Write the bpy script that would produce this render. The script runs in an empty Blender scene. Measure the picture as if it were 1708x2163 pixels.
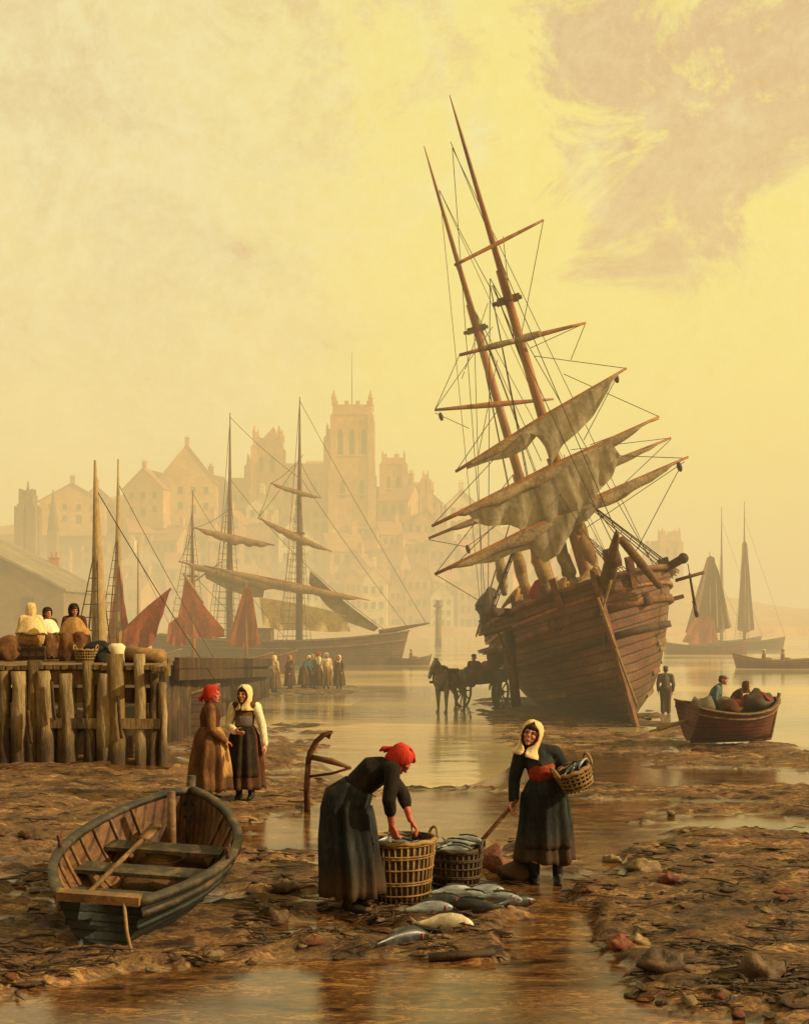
import bpy, math, random
from mathutils import Vector, Matrix, Euler, noise
random.seed(7)
SC = bpy.context.scene
COL = SC.collection
PI = math.pi
R = math.radians

# ------------------------------------------------------------------ survey of the place
# camera stands at (0,0,2.5) looking along +Y; F is the focal length in survey units
F, CX, HY, EYE = 2400.0, 854.0, 1313.0, 2.5
def at(px, py, D):
    return Vector(((px-CX)/F*D, D, EYE-(py-HY)/F*D))
def sstep(a, b, x):
    t = max(0.0, min(1.0, (x-a)/(b-a))); return t*t*(3-2*t)
def lerp(a, b, t): return a+(b-a)*t
WATER = -0.62

# ------------------------------------------------------------------ materials
def lin(c):
    c = c/255.0
    return c/12.92 if c <= 0.04045 else ((c+0.055)/1.055)**2.4
def rgb(r, g, b): return (lin(r), lin(g), lin(b), 1.0)

def M(name, cols, scale=4.0, rough=0.7, bump=0.3, stretch=(1,1,1), planks=0.0, axis='Z',
      fine=30.0, spec=0.3, bdist=0.02, alpha_lo=0.3, alpha_hi=0.7, trans=0.0, gain=1.0, pst=0.85, hem=0.0):
    m = bpy.data.materials.new(name); m.use_nodes = True
    nt = m.node_tree; N = nt.nodes; L = nt.links
    for n in list(N): N.remove(n)
    out = N.new('ShaderNodeOutputMaterial'); p = N.new('ShaderNodeBsdfPrincipled')
    L.new(p.outputs[0], out.inputs[0])
    tc = N.new('ShaderNodeTexCoord'); mp = N.new('ShaderNodeMapping')
    mp.inputs['Scale'].default_value = stretch
    L.new(tc.outputs['Object'], mp.inputs[0])
    n1 = N.new('ShaderNodeTexNoise'); n1.inputs['Scale'].default_value = scale
    n1.inputs['Detail'].default_value = 7; n1.inputs['Roughness'].default_value = 0.68
    n1.inputs['Distortion'].default_value = 0.4
    L.new(mp.outputs[0], n1.inputs['Vector'])
    cr = N.new('ShaderNodeValToRGB'); e = cr.color_ramp.elements
    k = len(cols)
    while len(e) < k: e.new(0.5)
    for i, c in enumerate(cols):
        e[i].position = alpha_lo+(alpha_hi-alpha_lo)*i/max(1, k-1); e[i].color = (min(.9,c[0]*gain), min(.9,c[1]*gain), min(.9,c[2]*gain), 1)
    L.new(n1.outputs['Fac'], cr.inputs[0])
    col = cr.outputs[0]
    n2 = N.new('ShaderNodeTexNoise'); n2.inputs['Scale'].default_value = fine
    n2.inputs['Detail'].default_value = 5; n2.inputs['Roughness'].default_value = 0.7
    L.new(mp.outputs[0], n2.inputs['Vector'])
    height = n2.outputs['Fac']
    # fine tonal variation
    v = N.new('ShaderNodeMapRange'); v.inputs[1].default_value = 0.3; v.inputs[2].default_value = 0.7
    v.inputs[3].default_value = 0.72; v.inputs[4].default_value = 1.25
    L.new(n2.outputs['Fac'], v.inputs[0])
    mx = N.new('ShaderNodeMix'); mx.data_type = 'RGBA'; mx.blend_type = 'MULTIPLY'
    mx.inputs[0].default_value = 1.0
    L.new(col, mx.inputs[6]); L.new(v.outputs[0], mx.inputs[7]); col = mx.outputs[2]
    if planks > 0:
        w = N.new('ShaderNodeTexWave'); w.wave_type = 'BANDS'; w.bands_direction = axis
        w.inputs['Scale'].default_value = planks; w.inputs['Distortion'].default_value = 0.6
        w.inputs['Detail'].default_value = 2; w.inputs['Detail Scale'].default_value = 1.5
        L.new(tc.outputs['Object'], w.inputs['Vector'])
        wr = N.new('ShaderNodeMapRange'); wr.inputs[1].default_value = 0.0; wr.inputs[2].default_value = 0.22
        wr.inputs[3].default_value = 0.35; wr.inputs[4].default_value = 1.0
        L.new(w.outputs['Fac'], wr.inputs[0])
        mx2 = N.new('ShaderNodeMix'); mx2.data_type = 'RGBA'; mx2.blend_type = 'MULTIPLY'
        mx2.inputs[0].default_value = pst
        L.new(col, mx2.inputs[6]); L.new(wr.outputs[0], mx2.inputs[7]); col = mx2.outputs[2]
        ad = N.new('ShaderNodeMath'); ad.operation = 'ADD'
        L.new(height, ad.inputs[0]); L.new(wr.outputs[0], ad.inputs[1]); height = ad.outputs[0]
    if hem:   # mud splashed up the lower hems of clothes worn on the beach
        sp = N.new('ShaderNodeSeparateXYZ'); L.new(tc.outputs['Object'], sp.inputs[0])
        hz = N.new('ShaderNodeMath'); hz.operation = 'MULTIPLY_ADD'; hz.inputs[1].default_value = 0.5*hem; L.new(n1.outputs['Fac'], hz.inputs[0]); L.new(sp.outputs[2], hz.inputs[2])
        hr = N.new('ShaderNodeMapRange'); hr.interpolation_type = 'SMOOTHSTEP'; hr.inputs[1].default_value = 0.78*hem; hr.inputs[2].default_value = 0.36*hem; hr.inputs[4].default_value = 0.75
        L.new(hz.outputs[0], hr.inputs[0])
        mh = N.new('ShaderNodeMix'); mh.data_type = 'RGBA'; L.new(hr.outputs[0], mh.inputs[0]); L.new(col, mh.inputs[6]); mh.inputs[7].default_value = rgb(84,62,42) if hem == 1.0 else rgb(52,40,28); col = mh.outputs[2]
    L.new(col, p.inputs['Base Color'])
    rr = N.new('ShaderNodeMapRange'); rr.inputs[3].default_value = max(0.02, rough-0.15)
    rr.inputs[4].default_value = min(1, rough+0.15)
    L.new(n1.outputs['Fac'], rr.inputs[0]); L.new(rr.outputs[0], p.inputs['Roughness'])
    p.inputs['Specular IOR Level'].default_value = spec
    if bump > 0:
        b = N.new('ShaderNodeBump'); b.inputs['Strength'].default_value = bump
        b.inputs['Distance'].default_value = bdist
        L.new(height, b.inputs['Height']); L.new(b.outputs[0], p.inputs['Normal'])
    if trans > 0:   # thin cloth lets the low sun through
        t = N.new('ShaderNodeBsdfTranslucent'); ms = N.new('ShaderNodeMixShader'); ms.inputs[0].default_value = trans
        L.new(col, t.inputs[0]); L.new(p.outputs[0], ms.inputs[1]); L.new(t.outputs[0], ms.inputs[2]); L.new(ms.outputs[0], out.inputs[0])
    return m

MAT = {}
def setup_mats():
    A = MAT
    A['hull'] = M('weathered_hull_planks', [rgb(42,29,20), rgb(74,50,33), rgb(92,57,38), rgb(96,74,48), rgb(140,110,68)], 0.55, 0.6, 0.6, (0.6,1,1.6), planks=1.15, fine=9, bdist=0.04, gain=1.5, hem=3.4)
    A['hull_trim'] = M('hull_trim_timber', [rgb(46,28,18), rgb(92,56,34), rgb(122,84,44)], 2.0, 0.65, 0.5, fine=14, gain=1.4)
    A['old_timber'] = M('old_dark_timber', [rgb(34,24,16), rgb(66,46,28), rgb(98,68,38)], 3.0, 0.7, 0.6, (1,1,0.4), fine=24)
    A['spar'] = M('varnished_spar', [rgb(84,48,22), rgb(128,80,38), rgb(152,102,50)], 1.6, 0.5, 0.3, (1,1,0.3), fine=20, gain=1.3)
    A['pale_mast'] = M('scraped_pale_mast', [rgb(120,96,54), rgb(162,136,84), rgb(188,164,108)], 2.5, 0.7, 0.4, (1,1,0.3), fine=18)
    A['spar_dark'] = M('tarred_spar', [rgb(56,36,20), rgb(100,66,34), rgb(126,90,46)], 2.0, 0.6, 0.4, fine=20)
    A['rope'] = M('tarred_rope', [rgb(50,36,22), rgb(84,60,34)], 8, 0.85, 0.2)
    A['rope_pale'] = M('hemp_rope', [rgb(120,92,52), rgb(160,128,76)], 8, 0.85, 0.2)
    A['sail_grey'] = M('grey_sailcloth', [rgb(112,100,78), rgb(150,136,108), rgb(170,156,126)], 1.1, 0.9, 0.5, (1,1,0.5), fine=7, bdist=0.05, trans=.45, gain=1.5, planks=.5, axis='Y', pst=.35)
    A['sail_pale'] = M('pale_sailcloth', [rgb(170,142,92), rgb(204,178,122), rgb(220,198,146)], 1.1, 0.9, 0.5, (1,1,0.5), fine=6, bdist=0.05, trans=.4)
    A['sail_brown'] = M('brown_furled_canvas', [rgb(84,68,46), rgb(122,102,70), rgb(152,132,96)], 1.4, 0.9, 0.7, fine=10, bdist=0.06, gain=1.35)
    A['sail_tan'] = M('tan_sailcloth', [rgb(120,90,48), rgb(156,122,70), rgb(176,142,86)], 0.9, 0.9, 0.5, fine=6, bdist=0.06, gain=1.15, trans=.3)
    A['sail_red'] = M('barked_red_sailcloth', [rgb(110,50,28), rgb(150,74,44), rgb(172,100,62)], 0.9, 0.9, 0.5, (1,1,0.5), fine=7, bdist=0.06, trans=.4, gain=1.3)
    A['sail_rust'] = M('rust_sailcloth', [rgb(100,48,20), rgb(136,70,32), rgb(160,92,44)], 0.9, 0.9, 0.5, (1,1,0.5), fine=7, bdist=0.06, trans=.4, gain=1.3)
    A['sail_mist'] = M('slate_sailcloth', [rgb(112,86,58), rgb(146,116,80)], 0.5, 0.9, 0.3, fine=4)
    A['hull_red'] = M('red_painted_hull', [rgb(50,28,20), rgb(96,44,30), rgb(112,66,42)], 1.2, 0.6, 0.4, planks=3.0, fine=14)
    A['hull_dark'] = M('dark_tarred_hull', [rgb(60,40,26), rgb(96,66,42), rgb(120,88,58)], 0.9, 0.6, 0.4, planks=1.6, fine=10)
    A['jetty'] = M('weedy_jetty_timber', [rgb(34,26,16), rgb(70,54,30), rgb(112,90,50), rgb(136,114,72)], 2.2, 0.75, 0.9, (1,1,0.22), fine=22, bdist=0.05, gain=1.25, hem=1.3)
    A['jetty_pale'] = M('bleached_jetty_timber', [rgb(52,42,28), rgb(112,90,58), rgb(160,136,92), rgb(184,160,112)], 2.2, 0.75, 0.9, (1,1,0.22), fine=22, bdist=0.05, hem=1.3)
    A['plank'] = M('jetty_deck_planks', [rgb(70,52,32), rgb(112,88,54), rgb(146,120,76)], 2.0, 0.75, 0.6, planks=2.2, axis='X', fine=18)
    A['stone'] = M('golden_stone', [rgb(160,104,56), rgb(196,142,80), rgb(216,166,98)], 0.12, 0.9, 0.3, fine=0.8, bdist=0.3)
    A['stone_pale'] = M('pale_limewash', [rgb(200,174,128), rgb(226,204,156), rgb(238,222,180)], 0.3, 0.9, 0.2, fine=1.4, bdist=0.1)
    A['stone_dark'] = M('sooty_stone', [rgb(96,78,50), rgb(124,100,64), rgb(140,116,76)], 0.2, 0.9, 0.3, fine=1, bdist=0.2)
    A['brick'] = M('ochre_brick', [rgb(156,104,60), rgb(184,130,80), rgb(196,150,98)], 0.3, 0.9, 0.3, fine=1.5, bdist=0.1)
    A['roof'] = M('clay_tile_roof', [rgb(132,80,48), rgb(164,106,64), rgb(180,126,78)], 0.3, 0.9, 0.4, fine=2, bdist=0.1)
    A['slate'] = M('slate_roof', [rgb(104,92,74), rgb(134,118,94), rgb(156,140,112)], 0.25, 0.8, 0.4, fine=2, bdist=0.1)
    A['glass'] = M('dark_window', [rgb(60,46,34), rgb(84,66,48)], 0.5, 0.3, 0.0)
    A['hillside'] = M('scrubby_hillside', [rgb(140,108,62), rgb(172,134,80), rgb(190,152,98)], 0.06, 0.95, 0.0, fine=0.4)
    A['skin'] = M('weathered_skin', [rgb(150,92,64), rgb(190,126,90), rgb(206,148,112)], 14, 0.55, 0.1, fine=60, bdist=0.002)
    A['skin_red'] = M('chapped_skin', [rgb(140,66,48), rgb(180,92,66), rgb(196,116,88)], 16, 0.55, 0.1, fine=60, bdist=0.002)
    def cloth(n, *c, **k): A[n] = M(n+'_cloth', list(c), k.get('s', 5.0), 0.9, 0.7, (1,1,0.45), fine=k.get('f',34), bdist=0.014, spec=.1, hem=1.0, gain=1.25)
    cloth('navy', rgb(20,19,18), rgb(38,38,36), rgb(58,58,52))
    cloth('teal', rgb(22,22,20), rgb(38,42,38), rgb(62,72,66))
    cloth('black', rgb(20,17,14), rgb(36,30,24), rgb(52,44,34))
    cloth('red', rgb(104,24,18), rgb(152,40,30), rgb(176,62,44))
    cloth('darkred', rgb(84,28,18), rgb(120,44,28), rgb(140,62,38))
    cloth('cream', rgb(160,132,84), rgb(196,168,114), rgb(216,192,142))
    cloth('white', rgb(178,160,118), rgb(208,194,154), rgb(224,212,178))
    cloth('brown', rgb(54,34,20), rgb(86,56,32), rgb(116,84,48))
    cloth('umber', rgb(48,28,18), rgb(74,42,26), rgb(94,58,36))
    cloth('grey', rgb(64,58,46), rgb(90,82,66), rgb(112,102,82))
    cloth('ochre', rgb(112,80,40), rgb(146,110,60), rgb(168,132,76))
    cloth('blue', rgb(50,62,64), rgb(76,92,92), rgb(98,112,106))
    A['hair'] = M('dark_hair', [rgb(34,22,14), rgb(56,38,24)], 20, 0.6, 0.4, fine=80, bdist=0.004)
    A['dark'] = M('dark_eye', [rgb(24,16,12), rgb(34,24,18)], 20, 0.4, 0)
    A['lip'] = M('lip_red', [rgb(150,56,44), rgb(166,66,52)], 20, 0.5, 0)
    A['leather'] = M('wet_leather', [rgb(24,18,14), rgb(46,34,24)], 10, 0.45, 0.3)
    A['wicker'] = M('wicker', [rgb(86,62,30), rgb(130,100,52), rgb(156,124,70)], 9, 0.7, 0.3)
    A['wicker_dark'] = M('wet_dark_wicker', [rgb(44,34,22), rgb(72,56,34), rgb(92,72,42)], 9, 0.7, 0.3)
    A['fish'] = M('silver_fish_skin', [rgb(70,74,72), rgb(128,134,128), rgb(186,188,178)], 9, 0.3, 0.1, (0.5,1,2.5), spec=0.6)
    A['fish_white'] = M('pale_fish_belly', [rgb(150,132,98), rgb(200,182,142), rgb(220,206,170)], 7, 0.35, 0.1, spec=0.5)
    A['fish_dark'] = M('dark_fish_skin', [rgb(26,24,22), rgb(50,48,44), rgb(80,78,70)], 8, 0.35, 0.1, spec=0.5)
    A['gill'] = M('gill_red', [rgb(130,34,24), rgb(160,50,36)], 14, 0.5, 0.1)
    A['iron'] = M('rusted_iron', [rgb(40,24,16), rgb(84,48,26), rgb(120,76,38)], 7, 0.7, 0.5, fine=40)
    A['horse'] = M('grey_horse_coat', [rgb(64,56,46), rgb(96,86,70), rgb(120,108,88)], 4, 0.7, 0.2, gain=1.5)
    A['mane'] = M('dark_mane', [rgb(36,30,24), rgb(60,50,40)], 12, 0.8, 0.4)
    A['rock'] = M('wet_brown_rock', [rgb(44,32,20), rgb(84,62,38), rgb(118,90,56)], 4, 0.5, 0.8, fine=18, bdist=0.03)
    A['rock_red'] = M('orange_weed_rock', [rgb(70,38,22), rgb(122,66,38), rgb(146,98,60)], 6, 0.6, 0.8, fine=20, bdist=0.03)
    A['rock_pale'] = M('pale_stone', [rgb(84,66,42), rgb(126,102,66), rgb(160,136,94)], 6, 0.6, 0.6, fine=20, bdist=0.02)
    A['weed'] = M('seaweed', [rgb(34,26,16), rgb(64,46,26), rgb(84,58,32)], 8, 0.55, 0.6, fine=30)
    A['boat_out'] = M('boat_dark_paint', [rgb(24,27,24), rgb(44,48,42), rgb(74,72,54)], 2.4, 0.55, 0.5, (0.5,1,1.5), planks=4.0, fine=20)
    A['boat_in'] = M('boat_inner_boards', [rgb(58,36,20), rgb(100,66,36), rgb(140,98,54)], 2.6, 0.65, 0.6, (0.5,1.4,1), planks=4.5, axis='Y', fine=20)
    A['boat_edge'] = M('dark_gunwale', [rgb(36,34,28), rgb(64,56,42), rgb(118,94,58)], 5, 0.6, 0.5, fine=28)
    A['boat_rim'] = M('worn_gunwale', [rgb(64,44,24), rgb(110,80,44), rgb(150,116,64)], 5, 0.6, 0.4, fine=28)

# ------------------------------------------------------------------ mesh collecting
class MB:
    def __init__(s): s.v = []; s.f = []
    def add(s, vs, fs):
        o = len(s.v); s.v += [Vector(v) for v in vs]; s.f += [tuple(i+o for i in f) for f in fs]; return s
    def box(s, c, size, rot=None, taper=1.0):
        c = Vector(c); x, y, z = size[0]/2, size[1]/2, size[2]/2
        vs = [Vector((sx*x*(taper if sz > 0 else 1), sy*y*(taper if sz > 0 else 1), sz*z)) for sz in (-1,1) for sy in (-1,1) for sx in (-1,1)]
        if rot is not None:
            m = rot if isinstance(rot, Matrix) else Euler(rot).to_matrix()
            vs = [m @ v for v in vs]
        return s.add([v+c for v in vs], [(0,2,3,1),(4,5,7,6),(0,1,5,4),(2,6,7,3),(0,4,6,2),(1,3,7,5)])
    def beam(s, a, b, w, h, up=(0,0,1)):
        a, b = Vector(a), Vector(b); d = (b-a); l = d.length; d.normalize()
        u = Vector(up); sd = d.cross(u)
        if sd.length < 1e-4: sd = d.cross(Vector((0,1,0)))
        sd.normalize(); u = sd.cross(d)
        m = Matrix((d, sd, u)).transposed()
        return s.box((a+b)/2, (l, w, h), m)
    def loft(s, rings, caps=True, closed=True):
        n = len(rings[0]); vs = [p for r in rings for p in r]; fs = []
        for i in range(len(rings)-1):
            for j in range(n if closed else n-1):
                k = (j+1) % n
                fs.append((i*n+j, i*n+k, (i+1)*n+k, (i+1)*n+j))
        if caps and closed:
            fs.append(tuple(reversed(range(n)))); fs.append(tuple((len(rings)-1)*n+j for j in range(n)))
        return s.add(vs, fs)
    def tube(s, pts, rad, n=10, sx=1.0, ref=(0,0,1), caps=True, rnd=False):
        pts = [Vector(p) for p in pts]; k = len(pts)
        if not isinstance(rad, (list, tuple)): rad = [rad]*k
        rad = list(rad)
        if rnd:   # rounded ends
            a = (pts[0]-pts[1]).normalized(); b = (pts[-1]-pts[-2]).normalized()
            pts = [pts[0]+a*rad[0]*0.9, pts[0]+a*rad[0]*0.6]+pts+[pts[-1]+b*rad[-1]*0.6, pts[-1]+b*rad[-1]*0.9]
            rad = [rad[0]*0.35, rad[0]*0.8]+rad+[rad[-1]*0.8, rad[-1]*0.35]; k = len(pts)
        rings = []; side = None
        for i in range(k):
            d = (pts[min(i+1,k-1)]-pts[max(i-1,0)]).normalized()
            if side is None:
                r0 = Vector(ref)
                side = d.cross(r0)
                if side.length < 1e-3: side = d.cross(Vector((0,1,0)))
                if side.length < 1e-3: side = d.cross(Vector((1,0,0)))
            else: side = side-d*side.dot(d)
            side.normalize(); up = side.cross(d)
            rings.append([pts[i]+side*(math.cos(2*PI*j/n)*rad[i]*sx)+up*(math.sin(2*PI*j/n)*rad[i]) for j in range(n)])
        return s.loft(rings, caps)
    def ell(s, c, r, rot=None, n=14, m=9):
        c = Vector(c); rings = []
        rm = None if rot is None else (rot if isinstance(rot, Matrix) else Euler(rot).to_matrix())
        for i in range(m):
            t = -PI/2+PI*(i+0.15)/(m-0.7) if i else -PI/2+0.08
            t = min(t, PI/2-0.08)
            ring = []
            for j in range(n):
                a = 2*PI*j/n
                v = Vector((math.cos(t)*math.cos(a)*r[0], math.cos(t)*math.sin(a)*r[1], math.sin(t)*r[2]))
                ring.append(c+(rm @ v if rm else v))
            rings.append(ring)
        return s.loft(rings)
    def grid(s, fn, nu, nv):
        vs = [fn(i/(nu-1), j/(nv-1)) for i in range(nu) for j in range(nv)]
        fs = [(i*nv+j, i*nv+j+1, (i+1)*nv+j+1, (i+1)*nv+j) for i in range(nu-1) for j in range(nv-1)]
        return s.add(vs, fs)
    def xf(s, m):
        s.v = [m @ v for v in s.v]; return s
    def mesh(s, name, smooth=True):
        me = bpy.data.meshes.new(name); me.from_pydata([tuple(v) for v in s.v], [], s.f); me.update()
        if smooth:
            for p in me.polygons: p.use_smooth = True
        return me
    def build(s, name, mat, parent=None, smooth=True, fuse=0, relax=3, edge=None, thick=0, label=None):
        me = s.mesh(name, smooth)
        if fuse: me = fused(me, fuse, relax)
        o = bpy.data.objects.new(name, me); COL.objects.link(o)
        me.materials.clear(); me.materials.append(MAT[mat] if isinstance(mat, str) else mat)
        if parent is not None: o.parent = parent
        if edge:
            bpy.context.view_layer.objects.active = o
            try: me.set_sharp_from_angle(angle=R(edge))
            except Exception: pass
        if thick:
            md = o.modifiers.new('thickness', 'SOLIDIFY'); md.thickness = thick; md.offset = 0
        if label: o['label'] = label
        return o

def fused(me, voxel, relax=3):
    ob = bpy.data.objects.new('tmp', me); COL.objects.link(ob)
    m = ob.modifiers.new('r', 'REMESH'); m.mode = 'VOXEL'; m.voxel_size = voxel; m.use_smooth_shade = True
    if relax:
        k = ob.modifiers.new('s', 'SMOOTH'); k.iterations = relax; k.factor = 0.5
    dg = bpy.context.evaluated_depsgraph_get(); dg.update()
    me2 = bpy.data.meshes.new_from_object(ob.evaluated_get(dg))
    bpy.data.objects.remove(ob)
    for p in me2.polygons: p.use_smooth = True
    return me2

def tag(o, label=None, cat=None, group=None, kind=None):
    if label: o['label'] = label
    if cat: o['category'] = cat
    if group: o['group'] = group
    if kind: o['kind'] = kind
    return o
def thing(name, label, cat, loc=(0,0,0), rot=(0,0,0), group=None):
    o = bpy.data.objects.new(name, None); COL.objects.link(o)
    o.empty_display_size = 0.3
    o.location = loc; o.rotation_euler = rot
    bpy.context.view_layer.update()
    return tag(o, label, cat, group)
def wmat(loc, rot=(0,0,0)):
    return Matrix.Translation(Vector(loc)) @ Euler(rot).to_matrix().to_4x4()
def copy_tree(o, parent=None):
    c = o.copy(); COL.objects.link(c)
    if parent is not None: c.parent = parent
    for ch in list(o.children): copy_tree(ch, c)
    return c
def rope(mb, a, b, sag=0.0, r=0.015, k=6, n=5):
    a, b = Vector(a), Vector(b)
    pts = [a.lerp(b, i/k)+Vector((0,0,-sag*4*(i/k)*(1-i/k))) for i in range(k+1)]
    mb.tube(pts, r, n)

setup_mats()

# ------------------------------------------------------------------ ground heights
def nz(x, y, z=0.0): return noise.noise(Vector((x, y, z)))
def fbm(x, y, z=0.0, o=4):
    a, s, f = 0.0, 0.5, 1.0
    for i in range(o): a += s*noise.noise(Vector((x*f, y*f, z+i*3.1))); s *= 0.5; f *= 2.1
    return a
# wet pools: (px, py, radius x m, radius y m, weight) -- where the beach holds water
POOLS = [(1560,1610,2.0,1.2,.8),(1440,1680,1.0,.5,.8),(760,2040,.8,.3,.8),(330,2080,.8,.35,.8),(880,2120,1.5,0.85,1.2),(640,2110,0.9,0.6,0.8),(1180,2090,0.7,0.8,0.8),(930,1700,1.3,2.4,1.2),(900,1560,2.2,4.0,1.3),
         (1275,1780,0.45,1.5,.9),(1150,1700,0.8,2.0,0.6),(1480,1610,2.0,1.0,.9),(1195,1960,0.45,0.8,1.2),(1560,1720,1.0,0.5,0.6),(620,1760,0.9,1.0,0.8),
         (1230,1580,1.6,3.0,.7),(100,2120,0.6,0.4,0.5),(1420,1900,0.5,0.35,0.7),(620,1950,0.6,0.4,0.5),(70,1800,0.8,0.7,0.4)]
DRY = [(1400,1800,1.2,.7,.8),(1620,1920,1.2,.9,1.0),(1450,2100,.9,.5,.7),(1600,1660,2.0,.9,.7),(1420,1960,.8,.4,.7),(1560,1990,1.5,0.8,0.9),(930,1915,0.9,0.35,1.0),(1480,1760,1.4,0.35,0.5),(300,1950,1.2,0.9,0.5),(200,1680,2.5,2.5,0.8),(640,1860,0.8,0.4,0.6),(1600,1820,1.4,0.9,0.8),(780,1990,0.7,0.2,0.7)]
def _blob(lst):
    out = []
    for px, py, rx, ry, w in lst:
        D = EYE*F/(py-HY); out.append(((px-CX)/F*D, D, rx, ry, w))
    return out
POOLS = _blob(POOLS); DRY = _blob(DRY)
def base_z(x, y):
    l = sstep(-2.5, -5.0, x)
    z = -0.56*sstep(lerp(13.5, 20.5, l), lerp(29, 31, l), y)
    # beyond the wreck the bed falls away; a bar stays under the people and the cart
    bar = max(math.exp(-(((x+5.0)/4.5)**2+((y-52)/6)**2)), math.exp(-(((x-5)/5.5)**2+((y-40)/9)**2)))
    z -= 0.9*sstep(32, 48, y)*(1-min(1, 1.6*bar))
    z -= 0.5*sstep(8, 11, x)*sstep(28, 33, y)
    z -= 0.45*math.exp(-((x-0.3)/1.7)**2)*sstep(16.5, 24, y)
    z -= 2.0*sstep(58, 90, y)
    return z
def wet_at(x, y):
    w = 0.10+0.95*fbm(x*0.55, y*0.62, 2.0, 4)+0.42*fbm(x*1.8, y*3.4, 9.0, 4)
    for bx, by, rx, ry, k in POOLS:
        w += 0.75*k*math.exp(-((x-bx)/rx)**2-((y-by)/ry)**2)
    for bx, by, rx, ry, k in DRY:
        w -= 0.75*k*math.exp(-((x-bx)/rx)**2-((y-by)/ry)**2)
    return w
def ground_z(x, y):
    z = base_z(x, y)
    w = sstep(0.02, 0.22, wet_at(x, y))
    d = 0.05+0.12*abs(fbm(x*0.9, y*1.3, 4.0, 3))+0.10*fbm(x*2.4, y*4.2, 6.0, 4)+0.075*abs(fbm(x*5, y*8, 1.0, 4))
    return z-0.06+max(0.0, d)*(1-w)*1.0
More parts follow.
